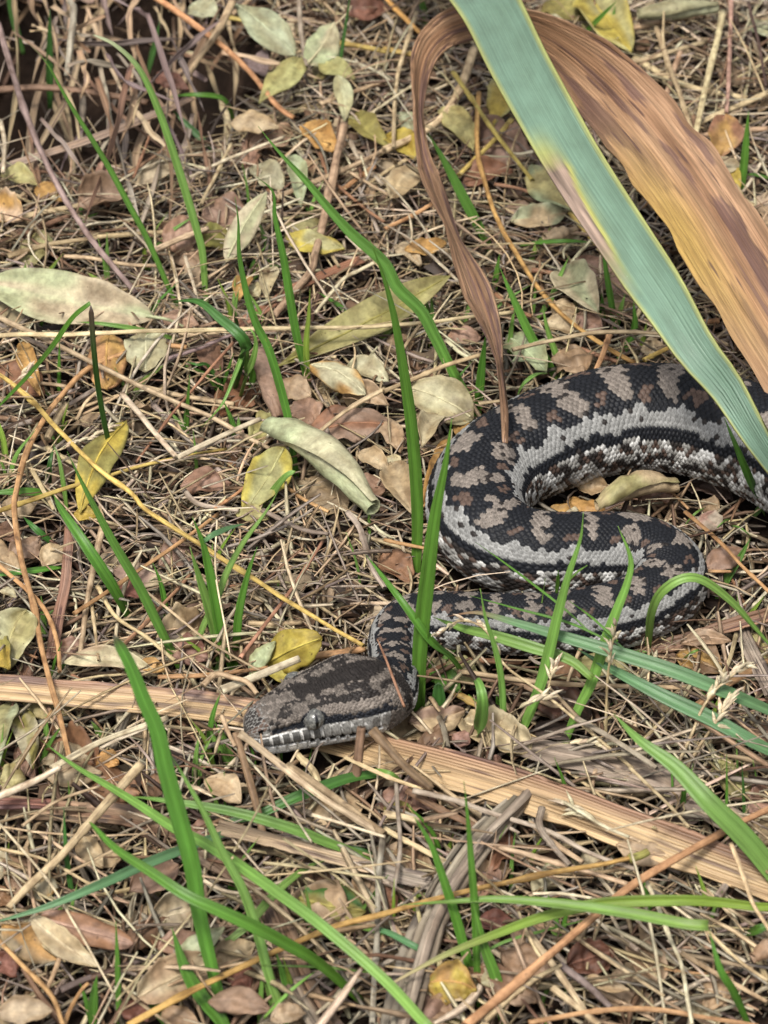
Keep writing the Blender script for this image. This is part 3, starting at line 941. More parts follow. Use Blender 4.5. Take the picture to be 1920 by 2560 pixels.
def thatch(name, n, xlo, xhi, ylo, yhi, lmin, lmax, wmin, wmax, zlo, zhi, cols, label, main_dir=None, shade_dim=1.0, spread=3.2, curve=0.25, tiltmax=0.25, flatq=0.6, keep=None, seg=5, cat='straw'):
    r = np.random.default_rng(abs(hash(name)) % 1000 if False else sum(map(ord, name)))
    x = r.uniform(xlo, xhi, n); y = r.uniform(ylo, yhi, n)
    k = keep(x, y) if keep else np.ones(n, bool)
    x, y = x[k], y[k]
    n = len(x)
    ang = r.uniform(0, math.pi, n) if main_dir is None else main_dir + r.normal(0, spread, n)
    L = r.uniform(lmin, lmax, n) * r.uniform(0.6, 1.0, n)
    tl = r.normal(0, tiltmax, n)
    z = ground_z(x, y) + 0.004 + zlo + (zhi - zlo) * r.uniform(0, 1, n) ** 1.5 + np.abs(np.sin(tl)) * L * 0.3
    kap = r.normal(0, curve, n); kz = np.abs(r.normal(0, curve * 0.5, n))
    wr = r.uniform(wmin, wmax, n) * 0.5
    t = np.linspace(-0.5, 0.5, seg)[None, :]
    a = ang[:, None] + kap[:, None] * t * 2
    du = np.cumsum(np.cos(a), 1) / seg; dv = np.cumsum(np.sin(a), 1) / seg
    du -= du.mean(1, keepdims=True); dv -= dv.mean(1, keepdims=True)
    cx = x[:, None] + du * L[:, None]; cy = y[:, None] + dv * L[:, None]
    cz = z[:, None] + t * np.sin(tl)[:, None] * L[:, None] - kz[:, None] * (t * 2) ** 2 * L[:, None] * 0.25
    cz = np.maximum(cz, ground_z(cx, cy) + 0.0006)
    Cc = np.stack([cx, cy, cz], -1)
    Tn = nrm(np.gradient(Cc, axis=1))
    up = np.stack([r.normal(0, .5, n), r.normal(0, .5, n), np.ones(n)], 1)[:, None, :]
    S_ = nrm(np.cross(Tn, np.broadcast_to(up, Tn.shape))); N_ = np.cross(S_, Tn)
    sides = 4
    pr = np.array([[1, 0], [0, 1], [-1, 0], [0, -1]], float)
    q = r.uniform(flatq * 0.4, flatq, n)
    tap = 1 - 0.5 * np.abs(t * 2) ** 3
    V_ = Cc[:, :, None, :] + (S_[:, :, None, :] * pr[None, None, :, 0, None] + N_[:, :, None, :] * (pr[None, None, :, 1, None] * q[:, None, None, None])) * (wr[:, None] * tap)[:, :, None, None]
    V_ = V_.reshape(-1, 3)
    qd = grid_quads(seg, sides, True)
    Q_ = (qd[None] + (np.arange(n) * seg * sides)[:, None, None]).reshape(-1, 4)
    palette = np.array([PAL[c] for c in cols])
    ci_ = r.integers(0, len(palette), n)
    cc = palette[ci_] * r.uniform(0.6, 1.2, n)[:, None] * r.uniform(0.93, 1.07, (n, 3))
    cc = np.repeat(cc * shade_dim, seg * sides, 0)
    sv = np.stack([np.repeat(t, n, 0)[:, :, None] * L[:, None, None] + r.uniform(0, 9, n)[:, None, None] + np.zeros((1, 1, sides)),
                   np.broadcast_to((wr[:, None, None] * pr[None, None, :, 0]), (n, seg, sides)),
                   np.broadcast_to(r.uniform(0, 50, n)[:, None, None], (n, seg, sides))], -1).reshape(-1, 3)
    o = obj(name, V_, M_STRAW, Q=Q_, col=cc, suv=sv, origin=(0, 0, 0))
    return tag(o, label, cat, kind='stuff')

rk = np.random.default_rng(77)
free = lambda x, y: (outside_body(x, y) > 0.8) & ((hollow(x, y) < 0.03) | (rk.uniform(size=x.shape) < 0.06))
XL, XH, YL, YH = -0.30, 0.34, -0.27, 0.52
thatch('deep_straw_litter', 9000, XL, XH, YL, YH, .02, .07, .0010, .0030, -0.004, .003, ['brown', 'grey', 'grey', 'tan', 'dark', 'tan'], 'matted straw and stem litter covering the soil, colour dimmed for gap shade', keep=free, shade_dim=0.6)  # deep layer's colour dimmed to stand in for shade between the upper straws
thatch('fine_straw_litter', 13500, XL, XH, YL, YH, .015, .075, .0007, .0020, 0.0, .010, ['straw', 'straw', 'tan', 'grey', 'brown', 'grey', 'pale', 'pale'], 'tangled fine pale and brown dry grass straw over the ground', keep=free)
def mid_zone(x, y):
    c = P(720, 1400, 0)
    return free(x, y) & (((x - c[0]) / 0.075) ** 2 + ((y - c[1]) / 0.075) ** 2 < 1.0)
thatch('cut_straw_patch', 13000, XL, XH, YL, YH, .010, .028, .0008, .0020, .003, .012, ['straw', 'grey', 'pale', 'tan', 'grey', 'straw'], 'dense patch of short cut grey straw behind the head', keep=mid_zone)
def low_right(x, y):
    c = P(1550, 2380, 0)
    return (outside_body(x, y) > 3.5) & (((x - c[0]) / 0.16) ** 2 + ((y - c[1]) / 0.10) ** 2 < 1.0)
thatch('long_straw_mat', 4200, XL, XH, YL, YH, .04, .10, .0009, .0026, .002, .013, ['straw', 'grey', 'pale', 'tan', 'grey'], 'mat of long grey straw below the ribbed strap leaf', main_dir=-0.65, spread=0.42, curve=0.12, keep=low_right)
far = lambda x, y: (outside_body(x, y) > 2.6) & (hollow(x, y) < 0.05)
thatch('loose_long_straw', 1500, XL, XH, YL, YH, .05, .13, .0006, .0014, .007, .016, ['straw', 'pale', 'straw', 'grey', 'tan'], 'long thin pale straws strewn loosely over leaves and litter', keep=far, curve=0.35, tiltmax=0.10, seg=7)
def ring(x, y):
    return ((x < XL + .02) | (x > XH - .02) | (y < YL + .02) | (y > YH - .02)) & (outside_body(x, y) > 0.8)
thatch('outer_straw_litter', 14000, -0.62, 0.66, -0.52, 0.90, .02, .08, .0012, .0030, -0.004, .009, ['straw', 'tan', 'grey', 'brown', 'tan', 'pale'], 'dry straw litter of the ground farther out', keep=ring)
def hay_right(x, y):
    c = P(1760, 1900, 0)
    return free(x, y) & (((x - c[0]) / 0.045) ** 2 + ((y - c[1]) / 0.06) ** 2 < 1.0)
thatch('curly_hay', 2500, 0.05, XH, -0.25, 0.05, .010, .030, .0005, .0011, .003, .012, ['straw', 'pale', 'straw', 'tan'], 'curly pale hay beneath the dry seed heads', curve=1.3, keep=hay_right)

# crumbs of broken leaf in the litter (past counting)
def crumbs(n):
    r = np.random.default_rng(5)
    x, y = r.uniform(XL, XH, n), r.uniform(YL, YH, n)
    k = free(x, y); x, y = x[k], y[k]; n = len(x)
    s = r.uniform(.002, .006, n)
    g = np.linspace(-1, 1, 4)
    gu, gv = np.meshgrid(g, g, indexing='ij')
    shp = np.stack([gu, gv * 0.7, 0 * gu], -1)[None] * s[:, None, None, None]
    shp = shp * (1 + 0.35 * r.uniform(-1, 1, (n, 4, 4, 1)))
    shp[..., 2] += (r.uniform(-.5, .5, (n, 1, 1)) * gu[None] ** 2 + r.uniform(-.6, .6, (n, 1, 1)) * gv[None] ** 2) * s[:, None, None]
    a = r.uniform(0, 2 * math.pi, n); b = r.normal(0, 0.4, n)
    ca, sa, cb, sb = np.cos(a), np.sin(a), np.cos(b), np.sin(b)
    X_ = shp[..., 0] * ca[:, None, None] - shp[..., 1] * sa[:, None, None]
    Y_ = shp[..., 0] * sa[:, None, None] + shp[..., 1] * ca[:, None, None]
    Z_ = shp[..., 2] + Y_ * sb[:, None, None]
    zz = ground_z(x, y) + r.uniform(0.001, 0.011, n)
    V_ = np.stack([X_ + x[:, None, None], Y_ + y[:, None, None], Z_ + zz[:, None, None]], -1).reshape(-1, 3)
    Q_ = (grid_quads(4, 4)[None] + (np.arange(n) * 16)[:, None, None]).reshape(-1, 4)
    pal = np.array([PAL[c] for c in ('brown', 'pink', 'tan', 'dark', 'beige', 'brown', 'brown', 'dark')])
    cc = np.repeat(pal[r.integers(0, len(pal), n)] * r.uniform(.5, 1.05, n)[:, None], 16, 0)
    sv = np.concatenate([V_[:, :2], np.zeros((len(V_), 1))], 1)
    o = obj('leaf_crumbs', V_, M_LEAF, Q=Q_, col=cc, suv=sv, origin=(0, 0, 0))
    tag(o, 'broken brown leaf crumbs scattered through the straw', 'leaf litter', kind='stuff')
crumbs(2600)
TEAL = [(760, -560, .004), (920, -330, .060), (1080, -160, .100), (1214, 0, .112), (1320, 200, .118), (1440, 411, .116), (1590, 640, .108), (1669, 758, .102), (1744, 878, .094), (1818, 970, .084), (1890, 1090, .072), (1990, 1240, .048), (2070, 1370, .018)]
# ------------------------------------------------------------------ large strap leaves
# the ribbed strap leaf the head rests on: from the frame's left, under the chin, to the lower right
def strap_col(u, v):
    k = sstep(-0.2, 0.8, -v + 0.7 * (vnoise(u * 5, v * 1.5, 81) - 0.5))[..., None]
    c = np.array([.52, .37, .205]) * (1 - k) + np.array([.34, .205, .135]) * k
    c = c * (0.70 + 0.55 * vnoise(u * 3, v * 15 + 4, 82))[..., None]
    dk = (sstep(.66, .74, vnoise(u * 22 + 2, v * 3 + 6, 83)) * (u < .36))[..., None] * .6
    return c * (1 - dk) + np.array([.10, .07, .075]) * dk
strap([(-120, 1722, .012), (0, 1722, .012), (200, 1740, .013), (420, 1758, .012), (620, 1785, .009), (800, 1835, .006), (960, 1880, .009), (1130, 1925, .014), (1330, 1985, .017), (1560, 2070, .018), (1800, 2160, .017), (2050, 2250, .012)],
      96, 'straw', M_STRAP, key2='pink', ribs=13, rib_h=.00042, fold=.10, twist=(0.1, -0.15), t=.0009, face=np.array([0, -0.55, 1.0]),
      taper=lambda u: 0.72 + 0.32 * sstep(0.1, 0.6, u), colf=strap_col, label='long ribbed tan strap leaf passing under the snake\'s head')
# blue-green living leaf that droops across the upper right, yellow and dead along one margin
def teal_col(u, v):
    _c = catmull(path3(TEAL), 130); _y = np.array([project(q)[0][1] for q in _c])
    uy = lambda y: float(np.interp(y, _y, np.linspace(0, 1, 130)))
    v = -v
    ua, ub, uc = uy(300), uy(395), uy(650)
    c = np.zeros(u.shape + (3,)) + np.array(PAL['teal'])
    c = c * (0.90 + 0.2 * vnoise(u * 9, v * 3 + 5, 61))[..., None]
    c = c * (1.08 - 0.22 * np.exp(-((v - 0.45) / 0.16) ** 2) * (u < .42))[..., None]  # darker band paints the shade of the leaf's fold
    e1 = sstep(0.80, 1.0, v) + sstep(0.84, 1.0, -v)                       # yellow rims
    e1 = np.clip(e1 * 0.8, 0, 1)
    pos = sstep(ub - .004, ub + .004, u) * (1 - sstep(uc - .02, uc + .02, u))
    lim = 0.24 + 0.14 * vnoise(u * 60, 0 * u, 62) + 0.38 * sstep(ub, uc, u)
    yel = pos * sstep(lim - 0.22, lim, -v)
    yel = np.maximum(yel, sstep(ua, ub, u) * (1 - sstep(ub + .02, ub + .06, u)) * sstep(0.0, 0.8, -v) * 0.9)
    f = np.clip(np.maximum(e1, yel), 0, 1)[..., None]
    c = c * (1 - f) + np.array([.36, .36, .10]) * f
    dead = (pos * sstep(lim + 0.02, lim + 0.06, -v))[..., None]
    dc = np.array([.30, .22, .175]) * (0.35 + 1.0 * vnoise(u * 60, v * 14, 63))[..., None]
    return c * (1 - dead) + dc * dead
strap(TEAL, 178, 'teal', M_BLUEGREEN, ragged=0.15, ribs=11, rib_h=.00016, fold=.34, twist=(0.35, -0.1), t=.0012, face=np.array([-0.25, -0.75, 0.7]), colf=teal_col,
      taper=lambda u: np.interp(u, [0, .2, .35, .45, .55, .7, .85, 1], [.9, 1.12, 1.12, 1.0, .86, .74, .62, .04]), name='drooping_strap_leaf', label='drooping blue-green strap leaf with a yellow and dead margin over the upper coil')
# dead brown leaf: climbs from the right, arches behind the blue-green one, its twisted tip hangs down to the coil
BRN = [(2250, 1330, .006), (2120, 1110, .035), (1990, 900, .055), (1860, 690, .066), (1740, 500, .072), (1610, 325, .076), (1490, 190, .078), (1370, 95, .080), (1250, 48, .080), (1135, 62, .077), (1062, 130, .072), (1040, 240, .066), (1052, 370, .062), (1095, 510, .060), (1150, 640, .058), (1205, 770, .056), (1240, 900, .055), (1256, 1010, .055), (1262, 1108, .053)]
def brn_col(u, v):
    s = (0.62 + 0.7 * vnoise(u * 4 + 3, v * 16 + 7, 71))[..., None]
    k = vnoise(u * 12 + 5, v * 3 + 2, 72)[..., None]
    c = (np.array([.32, .18, .10]) * (1 - k) + np.array([.42, .265, .16]) * k) * s
    c = c * (1 - 0.35 * sstep(.55, .75, u)[..., None])          # the hanging end is older and browner
    pur = sstep(.67, .72, vnoise(u * 13 + 1, v * 6 + 8, 73) + 0.15 * (vnoise(u * 90, v * 30, 75) - .5))[..., None] * 0.65
    c = c * (1 - pur) + np.array([.10, .055, .06]) * pur
    y = (np.exp(-((u - .24) / .09) ** 2) * sstep(-0.2, 0.7, -v))[..., None] * 0.85
    c = c * (1 - y) + np.array([.42, .28, .075]) * y
    return c
strap(BRN, 185, 'rust', M_STRAP, ragged=0.45, ribs=20, rib_h=.00028, fold=.14, t=.0008, face=np.array([-0.15, -0.6, 0.8]), colf=brn_col,
      twist=[0.0, 0.0, 0.1, 0.1, 0.0, 0.1, 0.75, 1.2, 0.5, 1.3, 0.6, 1.2, 0.2, 1.3, 0.4],
      taper=lambda u: np.interp(u, [0, .1, .3, .42, .50, .56, .62, .68, .74, .82, .88, .94, 1], [.7, .95, 1.08, 1.0, .74, .48, .30, .20, .32, .38, .30, .12, .02]) * (1 + .16 * (vnoise(u * 40, 0 * u, 74) - .5)),
      name='dead_strap_leaf', label='broad brown dead strap leaf whose twisted tip hangs against the coil')
# weathered strips
for ox_, oz_, w_ in ((-38, .000, 30), (0, .002, 34), (36, .001, 26), (14, .004, 16)):
    strap(TT(8, (640 + ox_ * .3, 60, .010 + oz_), (600 + ox_ * .5, 130, .013 + oz_), (440 + ox_ * .8, 290 + ox_ * .3, .014 + oz_), (330 + ox_, 430 + ox_ * .3, .014 + oz_), (205 + ox_ * 1.1, 650, .013 + oz_), (135 + ox_ * 1.3, 850, .012 + oz_), (70 + ox_ * 1.2, 1106, .010 + oz_), (40 + ox_, 1300, .008)), w_, 'grey', M_WEATHER, ribs=5, rib_h=.0011, fold=.2, t=.0010, twist=(rng.uniform(-.3, .3), rng.uniform(-.4, .4)), name='weathered_strip', label='grey fibrous weathered strand of the bundle running down from the ribbed strap leaf')
strap(TT(6, (560, 1010, .006), (720, 1050, .009), (900, 1085, .010), (1100, 1140, .010), (1340, 1250, .009), (1560, 1380, .006)), 66, 'grey', M_WEATHER, ribs=9, rib_h=.0009, t=.0012, name='weathered_strip', label='grey weathered strip curving behind the ribbed strap leaf')
strap(TT(7, (-120, 150, .008), (0, 165, .009), (300, 195, .011), (550, 215, .011), (760, 285, .008), (900, 380, .006)), 52, 'brown', M_WEATHER, key2='tan', ribs=7, rib_h=.0008, t=.001, name='weathered_strip', label='brown weathered strip below the torn end of the ribbed strap leaf')
strap(TT(7, (800, 330, .006), (960, 420, .009), (1130, 540, .010), (1230, 740, .010), (1300, 950, .009), (1420, 1150, .007), (1500, 1300, .005)), 64, 'grey', M_WEATHER, key2='brown', ribs=8, rib_h=.0009, t=.0012, name='weathered_strip', label='dark weathered strip crossed by the light green crossing blade')
strap(TT(7, (-60, 160, .014), (60, 158, .014), (230, 163, .012)), 26, 'red', M_STRAP, ribs=4, t=.0008, name='dead_strap_leaf', label='short reddish strip beneath the torn end of the strap leaf')
strap(TT(6, (1080, 600, .006), (1250, 575, .009), (1450, 510, .012), (1659, 450, .014), (1850, 390, .012)), 40, 'rust', M_STRAP, key2='pink', ribs=5, label='rusty pink strap leaf running from the lower coil to the right')
strap(TT(6, (1500, 440, .008), (1560, 560, .010), (1610, 660, .012), (1680, 800, .012)), 38, 'grey', M_WEATHER, ribs=5, name='weathered_strip', label='short grey weathered strip right of the tight inner bend')
strap(TT(5, (305, 60, .010), (285, 300, .011), (250, 470, .010), (222, 640, .008)), 24, 'rust', M_STRAP, key2='pink', ribs=4, label='narrow rusty strip standing beside the orange curving stalk')
strap(TT(3, (1000, 320, .008), (1150, 230, .012), (1320, 120, .013), (1560, 20, .010)), 26, 'rust', M_STRAP, ribs=4, label='rusty strip leading up from the tuft of short grass')
strap(TT(1, (0, 735, .010), (300, 640, .014), (520, 560, .016), (740, 470, .014), (820, 430, .012)), 24, 'tan', M_STRAP, key2='grey', ribs=4, label='tan folded dry blade crossing in front of the dark hollow')
strap(TT(7, (940, 258, .016), (1250, 340, .017), (1450, 395, .016), (1640, 445, .014)), 34, 'straw', M_STRAP, key2='tan', ribs=5, label='flat tan straw strip below the snake\'s chin')
strap(TT(8, (-40, 440, .010), (60, 470, .011), (200, 500, .011)), 40, 'grey', M_WEATHER, ribs=5, name='weathered_strip', label='short pale grey strip left of the grey fibrous strip')

# ------------------------------------------------------------------ grass
G = grass
G(TT(3, (812, 308)) + TT(3, (780, 240), (730, 140), (670, 0)) + TT(1, (620, 1000), (560, 890), (480, 740), (390, 590), (290, 430), (200, 270), (110, 175)), 17, 'green', e=72, twist=(.2, .3), tip='straw', tipk=.1)
G(TT(3, (890, 225), (875, 0)) + TT(1, (850, 1000), (800, 830), (740, 640), (680, 470), (600, 300), (500, 200), (400, 150)), 24, 'lgreen', e=70, tip='palegreen', tipk=.25, blunt=.4)
G(TT(4, (410, 728), (400, 690), (340, 580), (280, 470), (220, 350), (160, 240), (60, 140), (0, 30)) + TT(1, (1520, 1010), (1420, 900), (1330, 790), (1200, 650), (1115, 545)), 34, 'green', e=64, twist=(.1, .5))
G([(1038, 1492), (1045, 1290), (1032, 1090), (1010, 930), (985, 790), (958, 690), (925, 600)], 36, 'green', e=80, twist=(.25, .1), taper=(.65, 1.0, .35))
G([(1048, 1818), (1050, 1640), (1070, 1450), (1090, 1290), (1115, 1160), (1130, 1045)], 46, 'green', e=82, twist=(0, .3), label='broad bright grass blade standing in front of the snake\'s neck')
G(TT(3, (1290, 1012), (1270, 860), (1250, 720), (1210, 560), (1160, 400), (1110, 300), (1070, 180), (1035, 0)) + TT(1, (1030, 960), (1015, 850)), 24, 'green', e=74)
G(TT(3, (1342, 612), (1320, 500), (1280, 330), (1250, 150), (1225, 0)) + TT(1, (1190, 940), (1180, 830), (1110, 765)), 24, 'green', e=74)
G(TT(3, (1336, 612), (1325, 400), (1335, 260), (1340, 140)), 18, 'ygreen', e=76)
G(TT(1, (1010, 520, .004), (960, 430, .018), (840, 412, .022), (730, 420, .016)), 18, 'green')
G(TT(1, (925, 655), (830, 560), (735, 465)), 18, 'dgreen', e=40)
G(TT(1, (640, 325), (665, 210), (690, 90)), 18, 'dgreen', e=70)
G(TT(1, (100, 235), (65, 110), (40, 0), (25, -90)), 20, 'dgreen', e=74)
G(TT(1, (1445, 430), (1480, 200), (1510, 0), (1520, -60)), 11, 'dgreen', e=74)
G(TT(1, (215, 470), (212, 240), (215, 40)), 20, 'dgreen', e=78)
# folded blade left, bent at a dark tip and falling back
G(TT(3, (497, 918, .002), (462, 780, .022), (425, 580, .046), (405, 400, .068), (392, 212, .086)), 16, 'dgreen', tip='dark', tipk=.35, label='narrow dark-tipped grass blade in front of the big pale oval leaf', taper=(.9, 1, .5), blunt=.9)
G(TT(3, (392, 208, .086), (320, 270, .078), (230, 400, .060), (120, 530, .040), (0, 650, .022), (-60, 710, .012)), 27, 'green', label='broken over grass blade falling left from a dark tip')
G(TT(3, (790, 375, .006), (700, 345, .014), (560, 312, .020), (430, 292, .022), (330, 285, .018)), 16, 'lgreen')
# short tuft
tuft = bpy.data.objects.new('grass_tuft', None); scene.collection.objects.link(tuft)
_tp = P(570, 985, -0.002); tuft.location = _tp; tuft['_o'] = [float(x) for x in _tp]
for pts, w, k_ in ((((1020, 590, .002), (1055, 450, .03), (1050, 360, .045), (950, 270, .05), (860, 200, .052), (750, 195, .045)), 34, 'dgreen'),
                   (((1040, 620, .002), (1085, 480, .03), (1105, 380, .042), (1085, 320, .048), (1050, 330, .046)), 24, 'lgreen'),
                   (((1050, 600, .002), (1066, 480, .024), (1062, 395, .034), (1020, 500, .030), (960, 640, .022), (870, 740, .012)), 15, 'lgreen'),
                   (((980, 600, .002), (900, 480, .016), (850, 470, .02), (800, 455, .018)), 14, 'dgreen'),
                   (((1085, 590, .002), (1095, 500, .012), (1098, 440, .02)), 20, 'green'),
                   (((960, 590, .001), (985, 500, .016), (1010, 420, .026)), 14, 'green'),
                   (((1000, 340, .004), (1020, 300, .010), (1005, 230, .02)), 14, 'dgreen'),
                   (((940, 590, .001), (955, 520, .01), (950, 470, .016)), 12, 'green')):
    G(TT(3, *pts), w, k_, parent=tuft, name='blade')
tag(tuft, 'low tuft of short broad green blades left of the long olive leaf', 'grass tuft')
G(TT(3, (1120, 1108, .004), (1190, 1010, .018), (1240, 950, .026), (1278, 930, .028)), 26, 'lgreen', blunt=.5)
G(TT(5, (815, 690), (880, 500), (940, 380), (980, 270), (1050, 140), (1150, 0)) + TT(3, (1210, 1000)), 22, 'lgreen', e=66, twist=(.4, .2))
G(TT(3, (240, 1030, .008), (120, 1020, .012), (0, 1022, .013), (-60, 1025, .012)), 24, 'green')
G(TT(5, (560, 470, .002), (480, 320, .02), (370, 150, .034), (270, 0, .040)) + TT(3, (230, 1030, .038)), 36, 'green', label='broad pale green blade leaning left below the yellow leaf')
G(TT(5, (812, 742), (750, 620), (690, 500), (600, 320), (500, 150), (430, 20)) + TT(3, (350, 970), (290, 845)), 28, 'green', e=70, twist=(.2, .2))
G(TT(5, (240, 150, .004), (160, 80, .012), (100, 20, .014)), 20, 'dgreen')
G(TT(5, (265, 240, .008), (150, 255, .010), (0, 272, .010), (-60, 280, .009)), 20, 'green')
G(TT(3, (290, 1106, .002), (260, 900, .02), (230, 810, .026)), 14, 'lgreen')
G(TT(3, (215, 1010, .002), (215, 900, .016), (235, 820, .02)), 16, 'dgreen')
# central clump
for pts, w, k_, e_ in ((((1010, 705), (960, 570), (930, 400), (890, 200), (870, 120), (830, 20)), 34, 'green', 76),
                       (((955, 690), (935, 560), (900, 420), (860, 290), (820, 150)), 30, 'lgreen', 74),
                       (((1012, 700), (1018, 610), (1030, 440), (1070, 270), (1112, 150)), 24, 'green', 74),
                       (((735, 545), (722, 480), (708, 380), (690, 300), (660, 220)), 18, 'green', 74)):
    G(TT(5, *pts), w, k_, e=e_)
G(TT(5, (885, 130, .05), (920, 105, .052), (970, 85, .050), (1060, 52, .040)), 26, 'bgreen')
# around the upper coil
G(TT(4, (405, 722), (420, 500), (440, 335)), 26, 'green', e=80)
G(TT(4, (757, 555), (700, 450), (640, 360), (560, 190), (500, 50)), 27, 'green', e=66)
G(TT(4, (768, 545), (750, 450), (710, 330), (685, 215)), 18, 'lgreen', e=74)
G(TT(4, (660, 280), (720, 190), (760, 90), (800, 0)), 18, 'lgreen', e=70)
G(TT(4, (1002, 335), (980, 200), (950, 0), (940, -60)), 19, 'green', e=74)
G(TT(4, (945, 325), (940, 160)), 18, 'green', e=74)
G(TT(4, (1010, 455), (1050, 390), (1082, 310), (1078, 195)), 22, 'green', e=72)
G(TT(4, (1108, 455), (1120, 370), (1135, 285)), 16, 'ygreen', e=72)
G(TT(4, (1000, 330), (1020, 240), (1042, 165)), 17, 'lgreen', e=72)
G(TT(4, (700, 510, .012), (650, 520, .022), (600, 560, .02), (570, 625, .012)), 17, 'lgreen')
G(TT(4, (640, 280), (650, 180), (655, 110)), 9, 'lgreen', e=74)
G(TT(4, (465, 200), (485, 80), (500, -10)), 18, 'green', e=72)
G(TT(2, (465, 1085), (410, 980), (340, 850), (260, 700), (190, 575)), 30, 'green', e=68)
G(TT(2, (590, 1062, .01), (700, 1048, .018), (800, 1043, .02), (915, 1050, .014)), 15, 'green')
G(TT(2, (815, 140), (805, 60), (800, -30)), 22, 'lgreen', e=70)
G(TT(2, (848, 175, .004), (920, 95, .02), (1005, 5, .034)), 20, 'green')
G(TT(2, (970, 245), (985, 130), (998, 25)), 20, 'green', e=72)
G(TT(2, (1530, 892), (1555, 700), (1575, 480)), 24, 'green', e=74)
G(TT(2, (185, 130), (170, 50), (160, -40)), 22, 'green', e=72)
G(TT(2, (1660, 770, .01), (1590, 755, .012), (1560, 760, .01)), 12, 'green')
G(TT(4, (1640, 1120, .004), (1580, 980, .03), (1510, 800, .05), (1470, 700, .055)), 30, 'green')
# across the lower coils
G(TT(6, (1760, 900, .018), (1659, 858, .024), (1500, 790, .032), (1250, 690, .038), (1000, 610, .040), (800, 550, .041), (560, 478, .041), (400, 436, .040), (270, 452, .037)), 42, 'bgreen', tip='rust', tipk=.22, label='long blue-green grass blade with a brown tip crossing the lower coil', twist=(.2, .1))
G(TT(6, (900, 720, .030), (800, 640, .034), (650, 590, .036), (470, 535, .036), (330, 500, .034), (215, 455, .030)), 34, 'lgreen')
G(TT(6, (1760, 1070, .014), (1659, 1030, .018), (1550, 972, .022), (1400, 890, .026), (1200, 795, .030), (1000, 690, .032), (830, 590, .030)), 44, 'bgreen', label='broad dark green blade sloping down right below the lower coil', twist=(.15, .15))
G(TT(6, (540, 1052), (620, 900), (680, 750), (720, 600), (760, 430), (800, 280), (850, 120), (862, 0)), 34, 'lgreen', e=78, twist=(.2, .5), label='tall light green blade rising across both inner coils')
G(TT(6, (770, 1035), (840, 860), (900, 740), (960, 560), (1000, 450), (1055, 300), (1065, 200), (1010, 60)), 34, 'lgreen', e=76, twist=(.3, .1))
G(TT(6, (1140, 582, .012), (1155, 450, .032), (1200, 350, .046), (1290, 290, .052), (1380, 300, .050), (1500, 390, .040), (1600, 500, .028), (1720, 640, .012)), 28, 'lgreen', label='arching light green blade looping over the tight inner bend')
G(TT(6, (900, 530, .042), (780, 420, .046), (640, 310, .048), (520, 220, .048), (395, 130, .046)), 8, 'green')
G(TT(6, (980, 560, .044), (800, 480, .045), (560, 415, .044), (370, 362, .042)), 9, 'green')
G(TT(6, (1010, 560, .043), (900, 460, .046), (800, 385, .046)), 8, 'green')
G(TT(6, (1100, 650, .036), (1020, 580, .040), (920, 500, .043)), 8, 'dgreen')
G(TT(6, (516, 1042), (508, 760), (480, 600), (440, 470), (415, 330)), 20, 'lgreen', e=80)
G(TT(6, (655, 720), (670, 500), (697, 285)), 7, 'lgreen', e=80)
G(TT(6, (745, 350, .044), (750, 300, .05), (752, 252, .056)), 12, 'green')
G(TT(6, (800, 300, .05), (840, 260, .056), (880, 230, .06)), 10, 'lgreen')
G(TT(6, (1435, 395), (1480, 290), (1535, 200), (1582, 115)), 26, 'green', e=64)
G(TT(6, (200, 945), (235, 840), (235, 735)), 40, 'dgreen', e=70, taper=(.7, 1, .6), blunt=.5)
G(TT(6, (395, 985, .003), (420, 900, .018), (425, 800, .03), (405, 730, .032), (390, 745, .026)), 38, 'lgreen', label='short broad blade arching over the pale crumpled leaf')
G(TT(6, (495, 885), (500, 800), (495, 745)), 24, 'green', e=76)
G(TT(6, (355, 725, .006), (290, 640, .02), (200, 560, .034), (90, 410, .046), (0, 290, .05)) + TT(5, (1580, 185, .05)), 28, 'green')
G(TT(8, (1760, 560, .010), (1659, 430, .020), (1550, 300, .030), (1400, 150, .040)) + TT(6, (1260, 1106, .046), (1100, 985, .050), (990, 870, .050)), 62, 'lgreen', label='widest bright green blade pointing up at the dry seed heads', twist=(.1, .1), taper=(.85, 1.0, .3))
G(TT(6, (1600, 20), (1640, -40), (1659, -80)), 20, 'green', e=60)
for a_, b_ in (((1300, 60), (1390, -20)), ((1290, 640), (1390, 590)), ((1500, 60), (1590, 110)), ((1070, 610), (1160, 620)), ((1500, 30), (1420, 90))):
    G(TT(6, (*a_, .006), ((a_[0] + b_[0]) / 2, (a_[1] + b_[1]) / 2 - 12, .014), (*b_, .010)), 8, 'lgreen')
